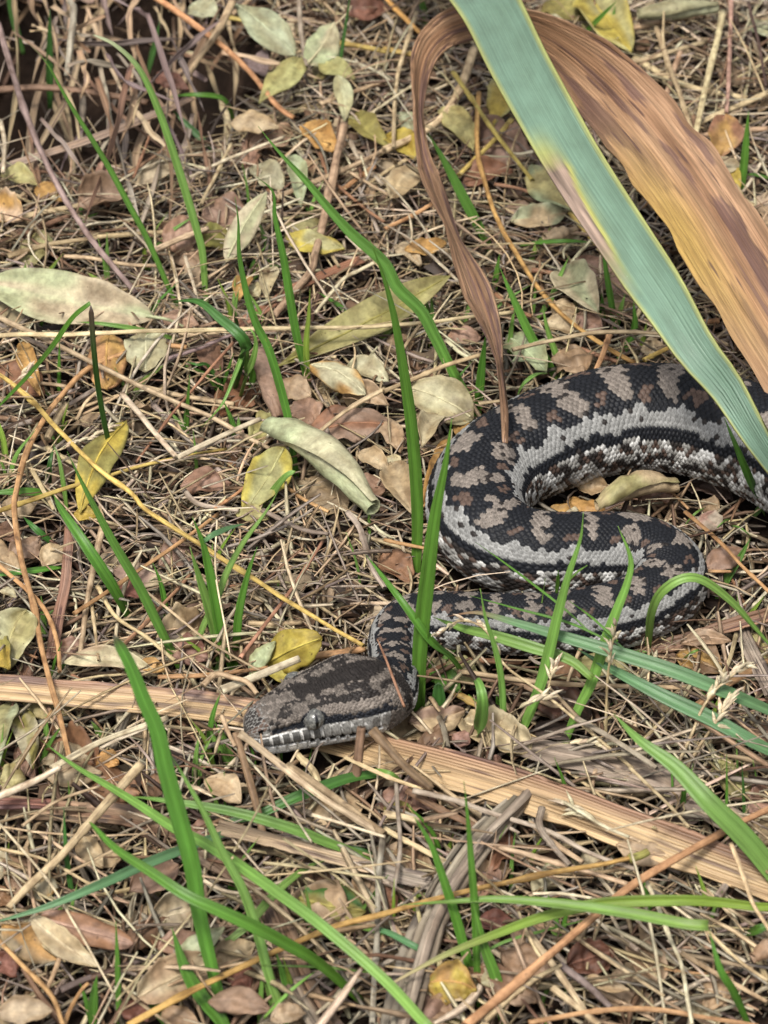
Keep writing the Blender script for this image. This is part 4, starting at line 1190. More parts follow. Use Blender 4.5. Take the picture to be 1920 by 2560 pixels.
# fine green shoots between straw near the seed heads and under the chin
for x_, y_, dx_, dy_ in ((1440, 1720, -20, -60), (1500, 1730, 40, -50), (1560, 1760, -40, -70), (1620, 1720, 30, -60), (1480, 1790, 60, -40), (1660, 1740, -70, -20), (1530, 1700, 20, -80),
                          (1830, 2030, 10, -190), (1890, 2050, -8, -150), (905, 1500, -40, -170), (1340, 1730, 40, -30), (640, 1930, -30, -90), (700, 1940, -10, -120), (560, 1900, -30, -110), (520, 1890, 30, -90), (740, 1960, 40, -90), (1120, 1700, 60, -50), (1180, 1720, -50, -60)):
    G([(x_, y_), (x_ + dx_ * .5 + 8, y_ + dy_ * .5), (x_ + dx_, y_ + dy_)], 8, 'lgreen' if x_ % 20 else 'green', e=70)
for pts in (((905, 930), (940, 1010), (1000, 1106)), ((955, 930), (975, 1000), (1010, 1090)), ((395, 905), (430, 960), (460, 1010)), ((200, 870), (205, 980), (230, 1090)), ((820, 1000), (800, 1060), (770, 1106))):
    q = TT(5, *pts)
    G(list(reversed(q)), 22, 'lgreen', e=70)
# near blades along the bottom
G([(566, 2600), (545, 2480)] + TT(7, (900, 800), (860, 620), (830, 420), (770, 200), (715, 0)) + TT(5, (680, 950), (620, 810), (560, 660), (488, 528)), 50, 'green', e=66, blunt=.55, taper=(.45, 1.0, .55), twist=(.15, .1), label='tallest broad blade with a cut brown tip at the strap leaf\'s torn end', tip='dark', tipk=.03)
G(TT(7, (1560, 1010, .004), (1380, 850, .026), (1230, 760, .038), (1100, 690, .046), (950, 620, .052), (800, 550, .056), (650, 450, .058), (500, 350, .058), (385, 232, .054)), 38, 'green', twist=(.2, .1), blunt=.25)
G(TT(7, (1000, 275, .014), (900, 310, .018), (770, 360, .023), (620, 420, .026), (420, 510, .028), (200, 600, .026), (0, 660, .022), (-80, 680, .02)), 30, 'bgreen')
G(TT(8, (200, 1130, .03)) + TT(7, (1659, 915, .034), (1400, 690, .040), (1200, 540, .042), (1000, 400, .042), (870, 320, .040), (750, 260, .038), (600, 160, .034), (470, 80, .030), (320, -10, .024)) + TT(5, (170, 980, .016)), 32, 'lgreen', label='long light green crossing blade running down to the bottom edge', twist=(.2, .2), taper=(.9, 1.0, .4))
G([(718, 2620)] + TT(7, (1230, 1100), (1160, 900), (1120, 750), (1050, 540), (960, 370), (870, 180), (770, 0)) + TT(5, (700, 1000)), 30, 'lgreen', e=60)
G(TT(7, (1620, 395, .012), (1430, 330, .020), (1250, 260, .026), (1000, 190, .030), (700, 140, .030), (540, 122, .026)), 32, 'lgreen', twist=(.2, .1))
G(TT(7, (915, 800, .010), (1060, 690, .016), (1200, 530, .020), (1330, 430, .020), (1410, 398, .016)), 26, 'lgreen')
G(TT(7, (1655, 28, .012), (1500, 50, .014), (1280, 130, .014), (1100, 210, .010), (960, 235, .008)), 36, 'dgreen', blunt=.3)
G(TT(7, (1659, 420, .006), (1560, 370, .010), (1430, 335, .010)), 30, 'dgreen')
G([(575, 2620)] + TT(7, (960, 1100), (870, 990), (800, 870), (742, 690)), 44, 'green', e=60)
for pts, w, k_ in ((((325, 640), (290, 400), (275, 170)), 16, 'dgreen'), (((515, 1110), (510, 850), (500, 660)), 17, 'green'), (((735, 1120), (670, 1030), (630, 930)), 34, 'green'),
                   (((400, 1120), (405, 1000), (420, 895)), 28, 'green'), (((390, 1100), (370, 1000), (345, 930)), 14, 'green'), (((1300, 1120), (1230, 920), (1190, 790)), 27, 'green'),
                   (((1120, 1120), (1130, 950), (1140, 850)), 16, 'lgreen'), (((1135, 720), (1110, 600), (1090, 510)), 32, 'lgreen'), (((1200, 1110), (1150, 900), (1110, 740)), 22, 'lgreen')):
    G(TT(7, *pts), w, k_, e=66)
for pts, w in (((1600, 885, .012), (1400, 862, .02), (1130, 852, .022)), 9), (((1140, 1080, .01), (1260, 960, .02), (1375, 870, .02)), 12), (((1659, 720, .014), (1560, 690, .018), (1490, 700, .018), (1460, 760, .01)), 18):
    G(TT(7, *pts), w, 'lgreen')
G(TT(8, (410, 1045), (400, 850), (395, 650), (380, 450), (365, 250), (345, 55)), 24, 'green', e=70)
G(TT(8, (405, 1000), (350, 800), (305, 640), (250, 470), (200, 330), (130, 212)), 30, 'green', e=68, blunt=.2)
G(TT(8, (515, 1115), (490, 930), (430, 760), (382, 560)), 32, 'green', e=64)
G(TT(8, (1575, 1120, .004), (1500, 960, .022), (1450, 870, .03), (1405, 700, .04)), 28, 'green', label='green blade base rising at the bottom right to a sharp fold')
G(TT(8, (1400, 685, .040), (1300, 678, .040), (1100, 640, .038), (830, 600, .036), (500, 572, .034), (300, 580, .032), (70, 592, .026)), 36, 'lgreen', taper=(.9, 1, .3), label='folded light green blade pointing left above the orange diagonal stalk')
G([(1990, 2250, .024)] + TT(8, (1659, 600, .026), (1450, 580, .028), (1280, 572, .030), (950, 585, .030), (700, 640, .028), (480, 720, .026), (250, 815, .024), (0, 950, .020)) + [(930, 2490, .016)], 32, 'ygreen', tip='straw', tipk=.35, twist=(.5, .1), label='long yellowing blade with a brown margin in the lower right')
G([(1100, 2395, .01), (1040, 2370, .016), (960, 2330, .016), (880, 2315, .012)], 22, 'bgreen')
G(TT(8, (350, 860, .008), (500, 760, .012), (700, 700, .014), (900, 650, .012)), 9, 'lgreen')
G(TT(8, (700, 1110), (690, 1040), (680, 975)), 11, 'lgreen', e=66)
G(TT(8, (1570, 720, .008), (1620, 700, .016), (1700, 660, .018)), 34, 'green')
G(TT(8, (1475, 330), (1480, 160), (1480, -60)), 9, 'green', e=70)
G(TT(8, (1560, 330), (1555, 130), (1545, -30)), 10, 'dgreen', e=70)
G(TT(8, (70, 60, .012), (20, 30, .016), (-60, 5, .014)), 22, 'lgreen')

# ------------------------------------------------------------------ stalks
S = stalk
S(TT(1, (-20, 90), (0, 130), (80, 400), (150, 590), (240, 780), (330, 940), (450, 1100)) + TT(3, (590, 165)), 17, 'purple', z0=.05, z1=.012, label='long purplish grey twig slanting past the dark hollow')
S(TT(1, (660, -20), (900, 150), (1050, 280), (1190, 450), (1270, 510)), 17, 'orange', z0=.03, z1=.010)
S(TT(1, (1010, 0), (930, 150), (850, 260), (720, 470)), 20, 'tan', z0=.03, z1=.014)
S(TT(1, (-30, 388), (250, 380), (450, 410), (640, 445)), 20, 'brown', z0=.012)
S(TT(1, (1485, 540), (1450, 700), (1420, 850), (1360, 1100)) + TT(3, (1330, 80), (1180, 260)), 22, 'tan', z0=.016)
S(TT(1, (420, 1025), (640, 1005), (900, 990)), 14, 'straw', z0=.014)
S(TT(1, (640, 1090), (760, 1040), (900, 985)), 18, 'straw', z0=.017)
S(TT(1, (1290, -20), (1300, 150), (1325, 290)), 14, 'grey', z0=.03, z1=.014)
S(TT(1, (0, 520), (20, 640), (10, 750)), 12, 'pale', z0=.016)
S(TT(1, (1380, 450), (1520, 400), (1660, 350)), 13, 'tan', z0=.014)
S(TT(1, (820, 765), (1000, 680), (1230, 590)), 10, 'pale', z0=.018)
S(TT(1, (1000, 620), (940, 740), (870, 885)), 11, 'straw', z0=.017)
S(TT(1, (1190, 855), (1540, 710), (1670, 645)), 16, 'tan', z0=.012)
S(TT(1, (0, 1050), (160, 985), (300, 935)), 18, 'brown', z0=.010)
S(TT(1, (0, 960), (200, 915), (420, 870)), 18, 'straw', z0=.012)
S(TT(1, (30, 1105), (250, 1050), (560, 1010)), 15, 'tan', z0=.013)
S(TT(1, (985, 75), (1060, 90)), 14, 'yellow', z0=.012)
S(TT(1, (1440, 180), (1550, 200), (1670, 225)), 15, 'yellow', z0=.012)
S(TT(1, (575, 770), (640, 610), (650, 560)), 8, 'rust', z0=.018)
S(TT(1, (1380, 660), (1430, 770), (1560, 890), (1659, 960)), 10, 'rust', z0=.012)
S(TT(1, (1510, 610), (1560, 700), (1659, 800)), 15, 'grey', z0=.010)
S(TT(1, (300, 0), (320, 60), (290, 330)), 18, 'grey', z0=.045, z1=.02)
S(TT(2, (-20, -40), (80, 70), (175, 155)), 15, 'ochre', z0=.016)
S(TT(2, (300, 310), (400, 460), (500, 600), (640, 780)), 14, 'yellow', z0=.018)
S(TT(2, (410, 400), (400, 620), (430, 760), (480, 930), (580, 1106)) + TT(4, (700, 180), (850, 320), (1000, 420), (1090, 465)), 14, 'ochre', z0=.018, z1=.014, label='long curving ochre stalk ending behind the thick upper coil')
S(TT(2, (390, 210), (330, 380), (250, 510), (150, 580), (0, 650)), 23, 'straw', z0=.014)
S(TT(2, (550, 520), (440, 640), (325, 755)), 14, 'yellow', z0=.014)
S(TT(2, (0, 215), (60, 225), (150, 240)), 17, 'yellow', z0=.012)
S(TT(2, (1175, 120), (1250, 330), (1340, 590)), 15, 'tan', z0=.018)
S(TT(2, (1465, 50), (1400, 340), (1340, 605)), 17, 'straw', z0=.020)
S(TT(2, (1500, -20), (1490, 340), (1478, 490)), 12, 'pink', z0=.018)
S(TT(2, (1670, 395), (1520, 460), (1350, 535)), 17, 'straw', z0=.014)
S(TT(2, (1575, 10), (1620, 180), (1650, 375)), 8, 'dark', z0=.022)
S(TT(2, (860, 165), (1180, 100), (1390, 65)), 17, 'tan', z0=.012)
S(TT(2, (1080, 250), (1300, 370), (1570, 425)), 19, 'straw', z0=.010)
S(TT(2, (990, 245), (1100, 260), (1390, 180)), 15, 'straw', z0=.012)
S(TT(2, (1660, 555), (1500, 570), (1350, 590)), 16, 'tan', z0=.011)
S(TT(2, (140, 50), (60, 330), (40, 640)), 12, 'straw', z0=.016)
S(TT(2, (0, 60), (100, 170), (180, 240)), 16, 'grey', z0=.012)
S(TT(2, (0, 990), (120, 930), (210, 880)), 12, 'orange', z0=.014)
S(TT(2, (480, 795), (600, 820), (720, 880)), 10, 'rust', z0=.014)
S(TT(2, (800, 920), (880, 1010), (950, 1100)), 14, 'yellow', z0=.012)
S(TT(3, (-40, 348), (0, 345), (700, 325), (1300, 312)) + TT(4, (0, 300), (420, 260), (560, 243)), 13, 'straw', z0=.024, z1=.026, label='very long straight straw running level past the long olive leaf')
S(TT(3, (-30, 250), (0, 265), (300, 410), (600, 560), (900, 690), (1168, 832)), 15, 'straw', z0=.022, z1=.014, label='long straw slanting under the level straw to the pale rolled leaf')
S(TT(3, (-40, 480), (0, 515), (170, 660), (400, 900), (560, 1020)) + TT(5, (640, 0), (900, 160), (1100, 290), (1400, 480), (1572, 578)), 14, 'yellow', z0=.020, z1=.024, knots=3, label='long bright yellow stalk pointing at the snake\'s neck')
S(TT(3, (-40, 1115), (0, 1100), (350, 985), (600, 910), (840, 855), (980, 833)), 15, 'yellow', z0=.018, z1=.014, ends=(1, .5))
S(TT(3, (805, 396), (680, 385), (540, 420), (380, 490), (250, 620), (180, 720), (110, 860), (75, 1000)) + TT(5, (60, 0), (90, 200), (140, 380), (190, 620), (230, 780), (250, 850), (300, 1065)), 16, 'orange', z0=.016, z1=.020, label='orange curving stalk sweeping down the left side')
S(TT(5, (-30, 215), (0, 235), (120, 340), (200, 440), (245, 560), (258, 690)), 13, 'orange', z0=.016)
S(TT(3, (1010, 375), (900, 500), (780, 640), (585, 895)), 8, 'rust', z0=.022, z1=.012)
S(TT(3, (522, 595), (640, 730), (762, 868)), 17, 'pale', z0=.016, z1=.018, knots=0, label='pale cut straw meeting another end to end above the yellow stalk')
S(TT(3, (762, 868), (940, 785), (1125, 703)), 17, 'pale', z0=.0185, z1=.020, knots=0, label='pale cut straw reaching the rolled brown leaf')
S(TT(3, (280, 640), (240, 720), (205, 790)), 22, 'straw', z0=.012)
S(TT(3, (0, 745), (200, 690), (420, 570)), 15, 'grey', z0=.009)
S(TT(3, (600, 560), (780, 600), (1010, 640)), 15, 'tan', z0=.010)
S(TT(3, (660, 640), (800, 780), (960, 940)), 18, 'grey', z0=.008)
S(TT(3, (790, 1010), (860, 1070), (1030, 1100)), 15, 'grey', z0=.014)
S(TT(3, (930, 1095), (1000, 1040), (1060, 990)), 11, 'orange', z0=.014)
S(TT(3, (0, 300), (80, 340), (250, 420), (400, 480)), 15, 'grey', z0=.014)
S(TT(3, (280, 0), (400, 10), (560, 40), (680, 42)), 12, 'straw', z0=.012)
S(TT(3, (740, 0), (790, 260)), 9, 'pale', z0=.015)
S(TT(3, (800, 0), (855, 190)), 9, 'pale', z0=.015)
S(TT(3, (720, 450), (850, 400), (1010, 335)), 12, 'purple', z0=.018)
S(TT(3, (1660, 10), (1560, 60), (1470, 110), (1360, 250)), 10, 'pale', z0=.016)
S(TT(3, (1660, 570), (1500, 660), (1335, 800)), 13, 'straw', z0=.026, z1=.02)
S(TT(3, (1410, 740), (1440, 830), (1475, 915)), 15, 'grey', z0=.016)
S(TT(3, (1240, 1000), (1310, 1050), (1420, 1106)), 12, 'orange', z0=.014)
S(TT(3, (115, 890), (170, 980), (235, 1100)), 14, 'straw', z0=.014)
S(TT(4, (555, 405), (700, 370), (900, 335), (1060, 325), (1190, 336)), 13, 'straw', z0=.028)
S(TT(4, (0, 585), (250, 480), (425, 428)), 13, 'straw', z0=.026)
S(TT(4, (972, 335), (945, 420), (915, 495)), 15, 'orange', z0=.020)
S(TT(4, (410, 637), (505, 624)), 11, 'straw', z0=.022)
S(TT(4, (1120, 450), (1180, 420), (1225, 400)), 14, 'yellow', z0=.024)
S(TT(4, (1180, 958), (1240, 1020), (1315, 1095)), 9, 'orange', z0=.012)
S(TT(4, (480, 160), (560, 230), (640, 260)), 12, 'rust', z0=.012)
S(TT(4, (850, 400), (930, 430), (1010, 455)), 13, 'rust', z0=.012)
S(TT(4, (640, 60), (760, 75)), 14, 'rust', z0=.013)
S(TT(4, (1440, 365), (1490, 385)), 12, 'straw', z0=.02)
S(TT(5, (955, 768), (1100, 712), (1292, 630)), 23, 'pale', z0=.020, z1=.024, knots=0, label='thick pale cut straw lying behind the snake\'s snout')
S(TT(5, (872, 750), (930, 700), (1000, 715), (1065, 735), (1112, 785)), 16, 'tan', z0=.024)
S(TT(5, (225, 1110), (450, 985), (720, 888)), 19, 'pale', z0=.020)
S(TT(5, (75, 1106), (150, 980), (222, 858)), 11, 'orange', z0=.018)
S(TT(5, (320, 442), (600, 250), (830, 92), (940, 10)), 12, 'orange', z0=.018)
S(TT(5, (462, 640), (640, 470), (825, 265)), 12, 'rust', z0=.014)
S(TT(5, (1040, 632), (1180, 440), (1280, 300), (1392, 125)), 11, 'rust', z0=.018)
S(TT(5, (445, 60), (390, 330), (345, 625)), 17, 'straw', z0=.014)
S(TT(5, (420, 320), (500, 450), (640, 545), (760, 640)), 12, 'straw', z0=.015)
S(TT(5, (610, 330), (740, 430), (880, 545), (1000, 620), (1130, 690)), 8, 'straw', z0=.020)
S(TT(5, (940, 30), (935, 280), (985, 560), (1000, 640)), 5, 'pale', z0=.05, z1=.014)
S(TT(5, (400, 400), (425, 640)), 9, 'straw', z0=.016)
S(TT(5, (680, 715), (900, 700), (1160, 670)), 13, 'orange', z0=.014)
S(TT(5, (1180, 690), (1300, 640), (1575, 590)), 22, 'orange', z0=.010)
S(TT(5, (1500, 0), (1560, 80), (1600, 230), (1659, 330)), 17, 'grey', z0=.018)
S(TT(5, (1130, -10), (1300, 70), (1420, 95)), 14, 'grey', z0=.016)
S(TT(5, (960, 880), (990, 960), (1015, 1010)), 12, 'tan', z0=.034)
# broken stubs in front of the head, and the straw that leans on one
S(TT(5, (1160, 1115)) + TT(7, (1120, 180)) + TT(5, (1015, 930)), 20, 'brown', z0=.004, e=78, knots=0, label='upright broken brown stub just below the snake\'s snout') if False else None
S([(678, 2195, .003), (655, 2060, .014), (622, 1940, .025), (590, 1830, .036)], 21, 'brown', knots=0, label='upright broken brown stub below the snake\'s snout')
S([(880, 2000, .004), (893, 1910, .018), (902, 1818, .031)], 26, 'brown', knots=0, label='hollow broken stub standing against the snake\'s jaw')
S([(596, 1836, .038), (680, 1895, .032), (800, 1990, .024), (960, 2090, .016)], 21, 'straw', knots=1, label='tan straw slanting down from the stub below the snout')
S([(930, 1825, .030), (1000, 1900, .024), (1080, 1975, .016)], 27, 'brown', knots=0, label='dark flattened straw sloping away from the jaw stub')
S([(862, 1890, .020), (960, 1935, .018), (1060, 1975, .014)], 12, 'straw', label='thin straw below the snake\'s jaw')
S([(945, 1595, .036), (975, 1680, .036), (1010, 1770, .030)], 8, 'rust', ends=(.5, 1), label='thin rusty straw leaning across the snake\'s neck')
S([(745, 1885, .012), (785, 1930, .012), (800, 1975, .010)], 20, 'straw', z0=.012)
S(TT(6, (340, 690), (750, 740), (1350, 760)), 14, 'tan', z0=.016)
S(TT(6, (830, 890), (1000, 990), (1180, 1110)), 16, 'grey', z0=.022)
S(TT(6, (320, 690), (450, 720), (560, 730), (700, 800)), 17, 'brown', z0=.014)
S(TT(6, (255, 755), (450, 860), (690, 1000)), 19, 'yellow', z0=.008)
S(TT(6, (180, 700), (330, 650), (600, 650)), 18, 'rust', z0=.008)
S(TT(6, (1300, 0), (1450, 130), (1560, 250), (1665, 350)), 12, 'orange', z0=.022)
S(TT(6, (0, 115), (80, 135), (180, 158)), 11, 'orange', z0=.02)
S(TT(6, (1340, 850), (1450, 770), (1659, 640)), 20, 'orange', z0=.012)
S(TT(6, (1390, 255), (1500, 258)), 10, 'orange', z0=.016)
S(TT(6, (1520, 530), (1490, 640), (1450, 720)), 12, 'straw', z0=.012)
S(TT(7, (610, -15), (470, 140), (300, 340), (130, 500), (35, 605)), 25, 'straw', z0=.030, z1=.014, label='thick greyish straw slanting left under the tallest blade')
S(TT(7, (-20, 130), (100, 75), (260, -5)), 20, 'pale', z0=.022)
S(TT(7, (0, 240), (200, 480), (330, 680), (490, 975)), 7, 'pale', z0=.026, z1=.020)
S(TT(7, (490, 975), (460, 1040), (425, 1110)), 7, 'pale', z0=.0205)
S(TT(7, (490, 970), (540, 880), (595, 790)), 6, 'pale', z0=.021)
S(TT(7, (500, 1010), (690, 800), (850, 600)), 6, 'straw', z0=.022)
S(TT(7, (1240, -10), (1450, 130), (1665, 285)), 24, 'tan', z0=.018)
S(TT(7, (1350, 203), (1500, 245), (1665, 298)), 10, 'pale', z0=.026)
S(TT(7, (1135, 410), (1400, 440), (1665, 472)), 9, 'straw', z0=.022)
S(TT(7, (1225, 305), (1400, 430), (1625, 605)), 8, 'straw', z0=.024)
S(TT(7, (1100, -10), (1230, 150), (1345, 320)), 7, 'pale', z0=.030)
S(TT(7, (555, 1112), (830, 960), (1130, 820), (1400, 700), (1659, 630)) + TT(8, (200, 570), (400, 520), (800, 440), (1080, 385)), 17, 'ochre', z0=.020, z1=.022, label='long ochre stalk rising left to right below the ribbed strap leaf', knots=3)
S(TT(8, (1060, 390), (1110, 375), (1140, 360)), 26, 'olive', z0=.022, label='cut olive end of a stalk under the ribbed strap leaf')
S(TT(7, (-20, 730), (200, 960), (275, 1112)), 14, 'orange', z0=.018)
S(TT(7, (0, 350), (200, 400), (440, 530)), 9, 'straw', z0=.014)
S(TT(7, (160, 270), (300, 370), (520, 500)), 9, 'straw', z0=.016)
S(TT(7, (100, 250), (240, 150), (440, 70)), 9, 'straw', z0=.022)
S(TT(7, (260, 960), (400, 900), (700, 800)), 17, 'purple', z0=.010)
S(TT(7, (260, 810), (230, 890), (200, 960)), 15, 'tan', z0=.014)
S(TT(7, (1650, 300), (1630, 600), (1610, 1106)), 17, 'grey', z0=.016)
S(TT(7, (885, 490), (960, 530), (1060, 545)), 10, 'pale', z0=.016)
S(TT(7, (280, 1110), (310, 1030), (350, 960), (380, 930)), 12, 'orange', z0=.014)
S(TT(7, (1500, 740), (1590, 810), (1659, 880)), 13, 'tan', z0=.012)
S(TT(7, (1010, 380), (940, 470), (890, 550)), 6, 'straw', z0=.05, z1=.03)
S(TT(7, (1160, 80), (1080, 240), (1010, 360)), 6, 'straw', z0=.04, z1=.05)
S(TT(8, (355, 1112), (600, 910), (900, 650), (1100, 490), (1400, 310), (1659, 180), (1800, 110)), 23, 'orange', z0=.028, z1=.024, knots=2, label='thick orange diagonal stalk in the lower right')
S(TT(8, (625, 1104), (900, 1050), (1150, 1040), (1400, 1080), (1620, 1115)), 15, 'orange', z0=.020, label='orange stalk curving along the bottom edge')
S(TT(8, (1140, 490), (1220, 700), (1290, 860), (1330, 1110)), 12, 'pale', z0=.022)
S(TT(8, (830, 735), (1000, 850), (1210, 985)), 11, 'straw', z0=.018)
S(TT(8, (130, 95), (300, 140), (480, 200), (700, 270), (900, 370), (1100, 440)), 16, 'grey', z0=.018)
S(TT(8, (680, 170), (670, 250), (730, 340), (800, 420)), 19, 'grey', z0=.020)
S(TT(8, (780, 150), (860, 200), (960, 260), (1060, 300)), 10, 'pale', z0=.022)
S(TT(8, (0, 200), (120, 220), (290, 270)), 22, 'straw', z0=.014)
S(TT(8, (100, 100), (250, 180), (420, 260)), 22, 'brown', z0=.013)
S(TT(8, (0, 260), (120, 330), (290, 420)), 17, 'straw', z0=.015)
S(TT(8, (470, 340), (640, 380), (880, 450), (1050, 500)), 16, 'straw', z0=.015)
S(TT(8, (620, 710), (750, 880), (900, 1100)), 20, 'straw', z0=.016)
S(TT(8, (730, 950), (820, 1020), (930, 1110)), 20, 'straw', z0=.019)
S(TT(8, (760, 850), (880, 940), (980, 1035)), 22, 'purple', z0=.014, label='short purplish brown twig beside the crumpled red leaf')
S(TT(8, (690, 840), (640, 760), (580, 620)), 9, 'straw', z0=.020)
S(TT(8, (1060, 0), (1220, 150), (1320, 260)), 10, 'straw', z0=.024)
S(TT(8, (1280, 800), (1450, 900), (1659, 1010)), 13, 'tan', z0=.014)
S(TT(8, (1400, 700), (1530, 830), (1659, 920)), 11, 'straw', z0=.016)
S(TT(8, (480, 520), (620, 580), (720, 640)), 8, 'pale', z0=.018)
S(TT(8, (640, 540), (760, 540), (900, 560)), 9, 'pale', z0=.018)
S(TT(8, (1440, 560), (1480, 500), (1520, 440)), 20, 'grey', z0=.014)
S(TT(8, (1500, 330), (1560, 480), (1600, 600), (1680, 720)), 13, 'straw', z0=.036)
S(TT(8, (50, 60), (70, 320), (40, 560)), 12, 'grey', z0=.016)
S(TT(8, (1160, 530), (1300, 600), (1450, 640)), 12, 'grey', z0=.012)
S(TT(8, (0, 640), (60, 700), (80, 760)), 11, 'straw', z0=.014)

# dry seed heads: bent stem with a cluster of husks
def seedhead(stem, husks, wpx, label, z0, z1):
    C3 = catmull(path3(stem, z0, z1), 30)
    root = bpy.data.objects.new('seed_head', None); scene.collection.objects.link(root)
    root.location = C3[0]; root['_o'] = [float(x) for x in C3[0]]
    r = wpx * mpp(C3[0]) * 0.5
    V_, Q_ = tube_mesh(C3, np.linspace(r, r * 0.5, 30), 6, 1.0)
    c = C_('straw', .08)
    obj('stem', V_, M_STRAW, Q=Q_, col=np.tile(c, (len(V_), 1)), suv=V_ * 1.0, parent=root)
    T_ = nrm(np.gradient(C3, axis=0))
    for i in range(husks):
        k_ = int(29 - i * 12 / husks)
        d = nrm(T_[k_] + 0.5 * rng.normal(0, 1, 3) * np.array([1, .6, .6]))
        Lh = rng.uniform(.004, .0075)
        hc_ = catmull(np.array([C3[k_], C3[k_] + d * Lh * .5 + np.array([0, 0, .0006]), C3[k_] + d * Lh]), 7)
        rr_ = np.array([.25, .8, 1, .95, .7, .4, .05]) * rng.uniform(.0006, .0011)
        V_, Q_ = tube_mesh(hc_, rr_, 5, .7)
        obj('husk', V_, M_STRAW, Q=Q_, col=np.tile(C_('pale', .15), (len(V_), 1)), suv=V_ * 1.0, parent=root)
    autotag(root, label, 'seed head')
seedhead(TT(6, (1075, 1110), (950, 1000), (710, 800), (520, 660), (440, 510), (330, 470), (230, 530)), 12, 10, 'dry grass stem ending in husks against the snake\'s neck side', .012, .044)
seedhead(TT(6, (1260, 1110), (1330, 960), (1370, 860), (1440, 760), (1560, 665)), 16, 10, 'dry seed head bent over the orange stem right of the lower coil', .010, .046)
seedhead(TT(6, (1310, 1100), (1370, 1000), (1440, 900), (1500, 800)), 16, 10, 'shorter dry seed head beside the bent one', .010, .034)
seedhead(TT(6, (958, 960), (962, 800), (970, 680), (1000, 490)), 9, 9, 'upright thin seed head in front of the lower coil', .010, .056)
seedhead(TT(6, (700, 820), (715, 740), (735, 665)), 7, 6, 'tiny seed head on a short stalk below the lower coil', .024, .034)
seedhead(TT(6, (940, 1020), (1010, 880), (1080, 760), (1165, 655)), 10, 3, 'thin pale seed stalk leaning right below the lower coil', .010, .030)
seedhead(TT(6, (590, 1080), (720, 1010), (860, 998), (950, 1005)), 8, 2, 'thin pale seed stalk curving left from the husked stem', .012, .016)
seedhead(TT(6, (445, 1000), (520, 890), (620, 830), (705, 805)), 8, 2, 'thin arched seed stalk above the pale crumpled leaf', .014, .026)
seedhead(TT(8, (1110, 320), (1000, 270), (900, 220), (790, 160)), 14, 9, 'flattened pale seed husks below the ribbed strap leaf', .018, .020)
seedhead(TT(3, (0, 980), (150, 870), (280, 830), (470, 745)), 12, 6, 'pale seed husks beside the yellow olive leaf', .016, .022)
seedhead(TT(3, (-20, 590), (60, 545), (130, 495)), 12, 5, 'small pale seed husks left of the orange curving stalk', .018, .024)

# ------------------------------------------------------------------ fallen leaves
F = leaf
def TL(t, a, b): 
    q = TT(t, a, b); return q[0], q[1]
F((-30, 712), (388, 795), 118, 'palegreen', z0=.020, z1=.016, tilt=35, curl=.22, bend=.06, crumple=.08, shape=.62, key2='cream', stem=.012, label='big pale oval leaf lying flat at the left')
F((695, 915), (1125, 690), 84, 'olive', z0=.010, z1=.026, tilt=30, curl=.25, bend=.05, crumple=.1, shape=.8, pos=.55, key2='polive', label='long olive leaf with a pointed end behind the level straw')
F(*TL(1, (975, 1130), (1150, 830)), 55, 'palegreen', z0=.012, z1=.030, tilt=45, curl=.3, crumple=.1, shape=.7, key2='cream', label='narrow pale upright leaf beside a small green blade')
F(*TL(1, (1010, 15), (1275, 240)), 78, 'palegreen', z0=.026, z1=.014, tilt=40, curl=.5, crumple=.2, shape=.75, pos=.6, label='pale green leaf of the folded pair')
F(*TL(1, (1325, 280), (1445, 95)), 74, 'cream', z0=.012, z1=.028, tilt=40, curl=.6, crumple=.4, key2='palegreen', label='cream leaf of the folded pair')
F(*TL(1, (1310, 250), (1120, 445)), 62, 'polive', z0=.012, z1=.010, tilt=30, curl=.7, crumple=.6)
F(*TL(1, (1455, 325), (1490, 525)), 40, 'palegreen', z0=.02, z1=.012, tilt=40)
F(*TL(1, (1390, 255), (1535, 345)), 48, 'polive', z0=.012, tilt=30)
F(*TL(1, (995, 535), (1205, 550)), 50, 'beige', z0=.016, tilt=25, curl=.5)
F(*TL(1, (1335, 530), (1440, 655)), 66, 'ochre', z0=.014, tilt=35, curl=.6, crumple=.5, shape=.5)
F(*TL(1, (1535, 490), (1680, 640)), 56, 'olive', z0=.012, tilt=30, curl=.4)
F(*TL(1, (1095, 720), (1225, 830)), 64, 'palegreen', z0=.010, tilt=30, curl=.6, crumple=.5)
F(*TL(1, (1260, 670), (1300, 890)), 44, 'palegreen', z0=.012, tilt=30, curl=.9)
F(*TL(1, (340, 890), (535, 850)), 72, 'pink', z0=.012, tilt=30, curl=1.2, crumple=.4, shape=.4, label='rolled pinkish leaf left of the leaning green blades')
F(*TL(1, (420, 800), (440, 695)), 36, 'pink', z0=.014, tilt=30, crumple=.9)
F(*TL(1, (590, 800), (780, 715)), 40, 'cream', z0=.010, tilt=25, curl=.5)
F(*TL(1, (880, 900), (1070, 940)), 82, 'pink', z0=.010, tilt=30, curl=.5, crumple=.6, shape=.5)
F(*TL(1, (700, 1020), (850, 1020)), 84, 'pink', z0=.012, tilt=35, curl=.8, crumple=.5, shape=.5)
F(*TL(1, (865, 1060), (1010, 1040)), 62, 'olive', z0=.009, tilt=20, curl=.5)
F(*TL(1, (-30, 890), (95, 950)), 80, 'beige', z0=.014, tilt=35, curl=1.2, key2='ochre', shape=.5)
F(*TL(1, (5, 755), (165, 800)), 44, 'polive', z0=.010, tilt=30)
F(*TL(1, (165, 800), (275, 870)), 50, 'ochre', z0=.009, tilt=20)
F(*TL(1, (675, 320), (815, 385)), 40, 'red', z0=.016, tilt=30, crumple=.9)
F(*TL(1, (1235, 1025), (1490, 1075)), 50, 'polive', z0=.012, tilt=30, curl=.4, key2='yleaf')
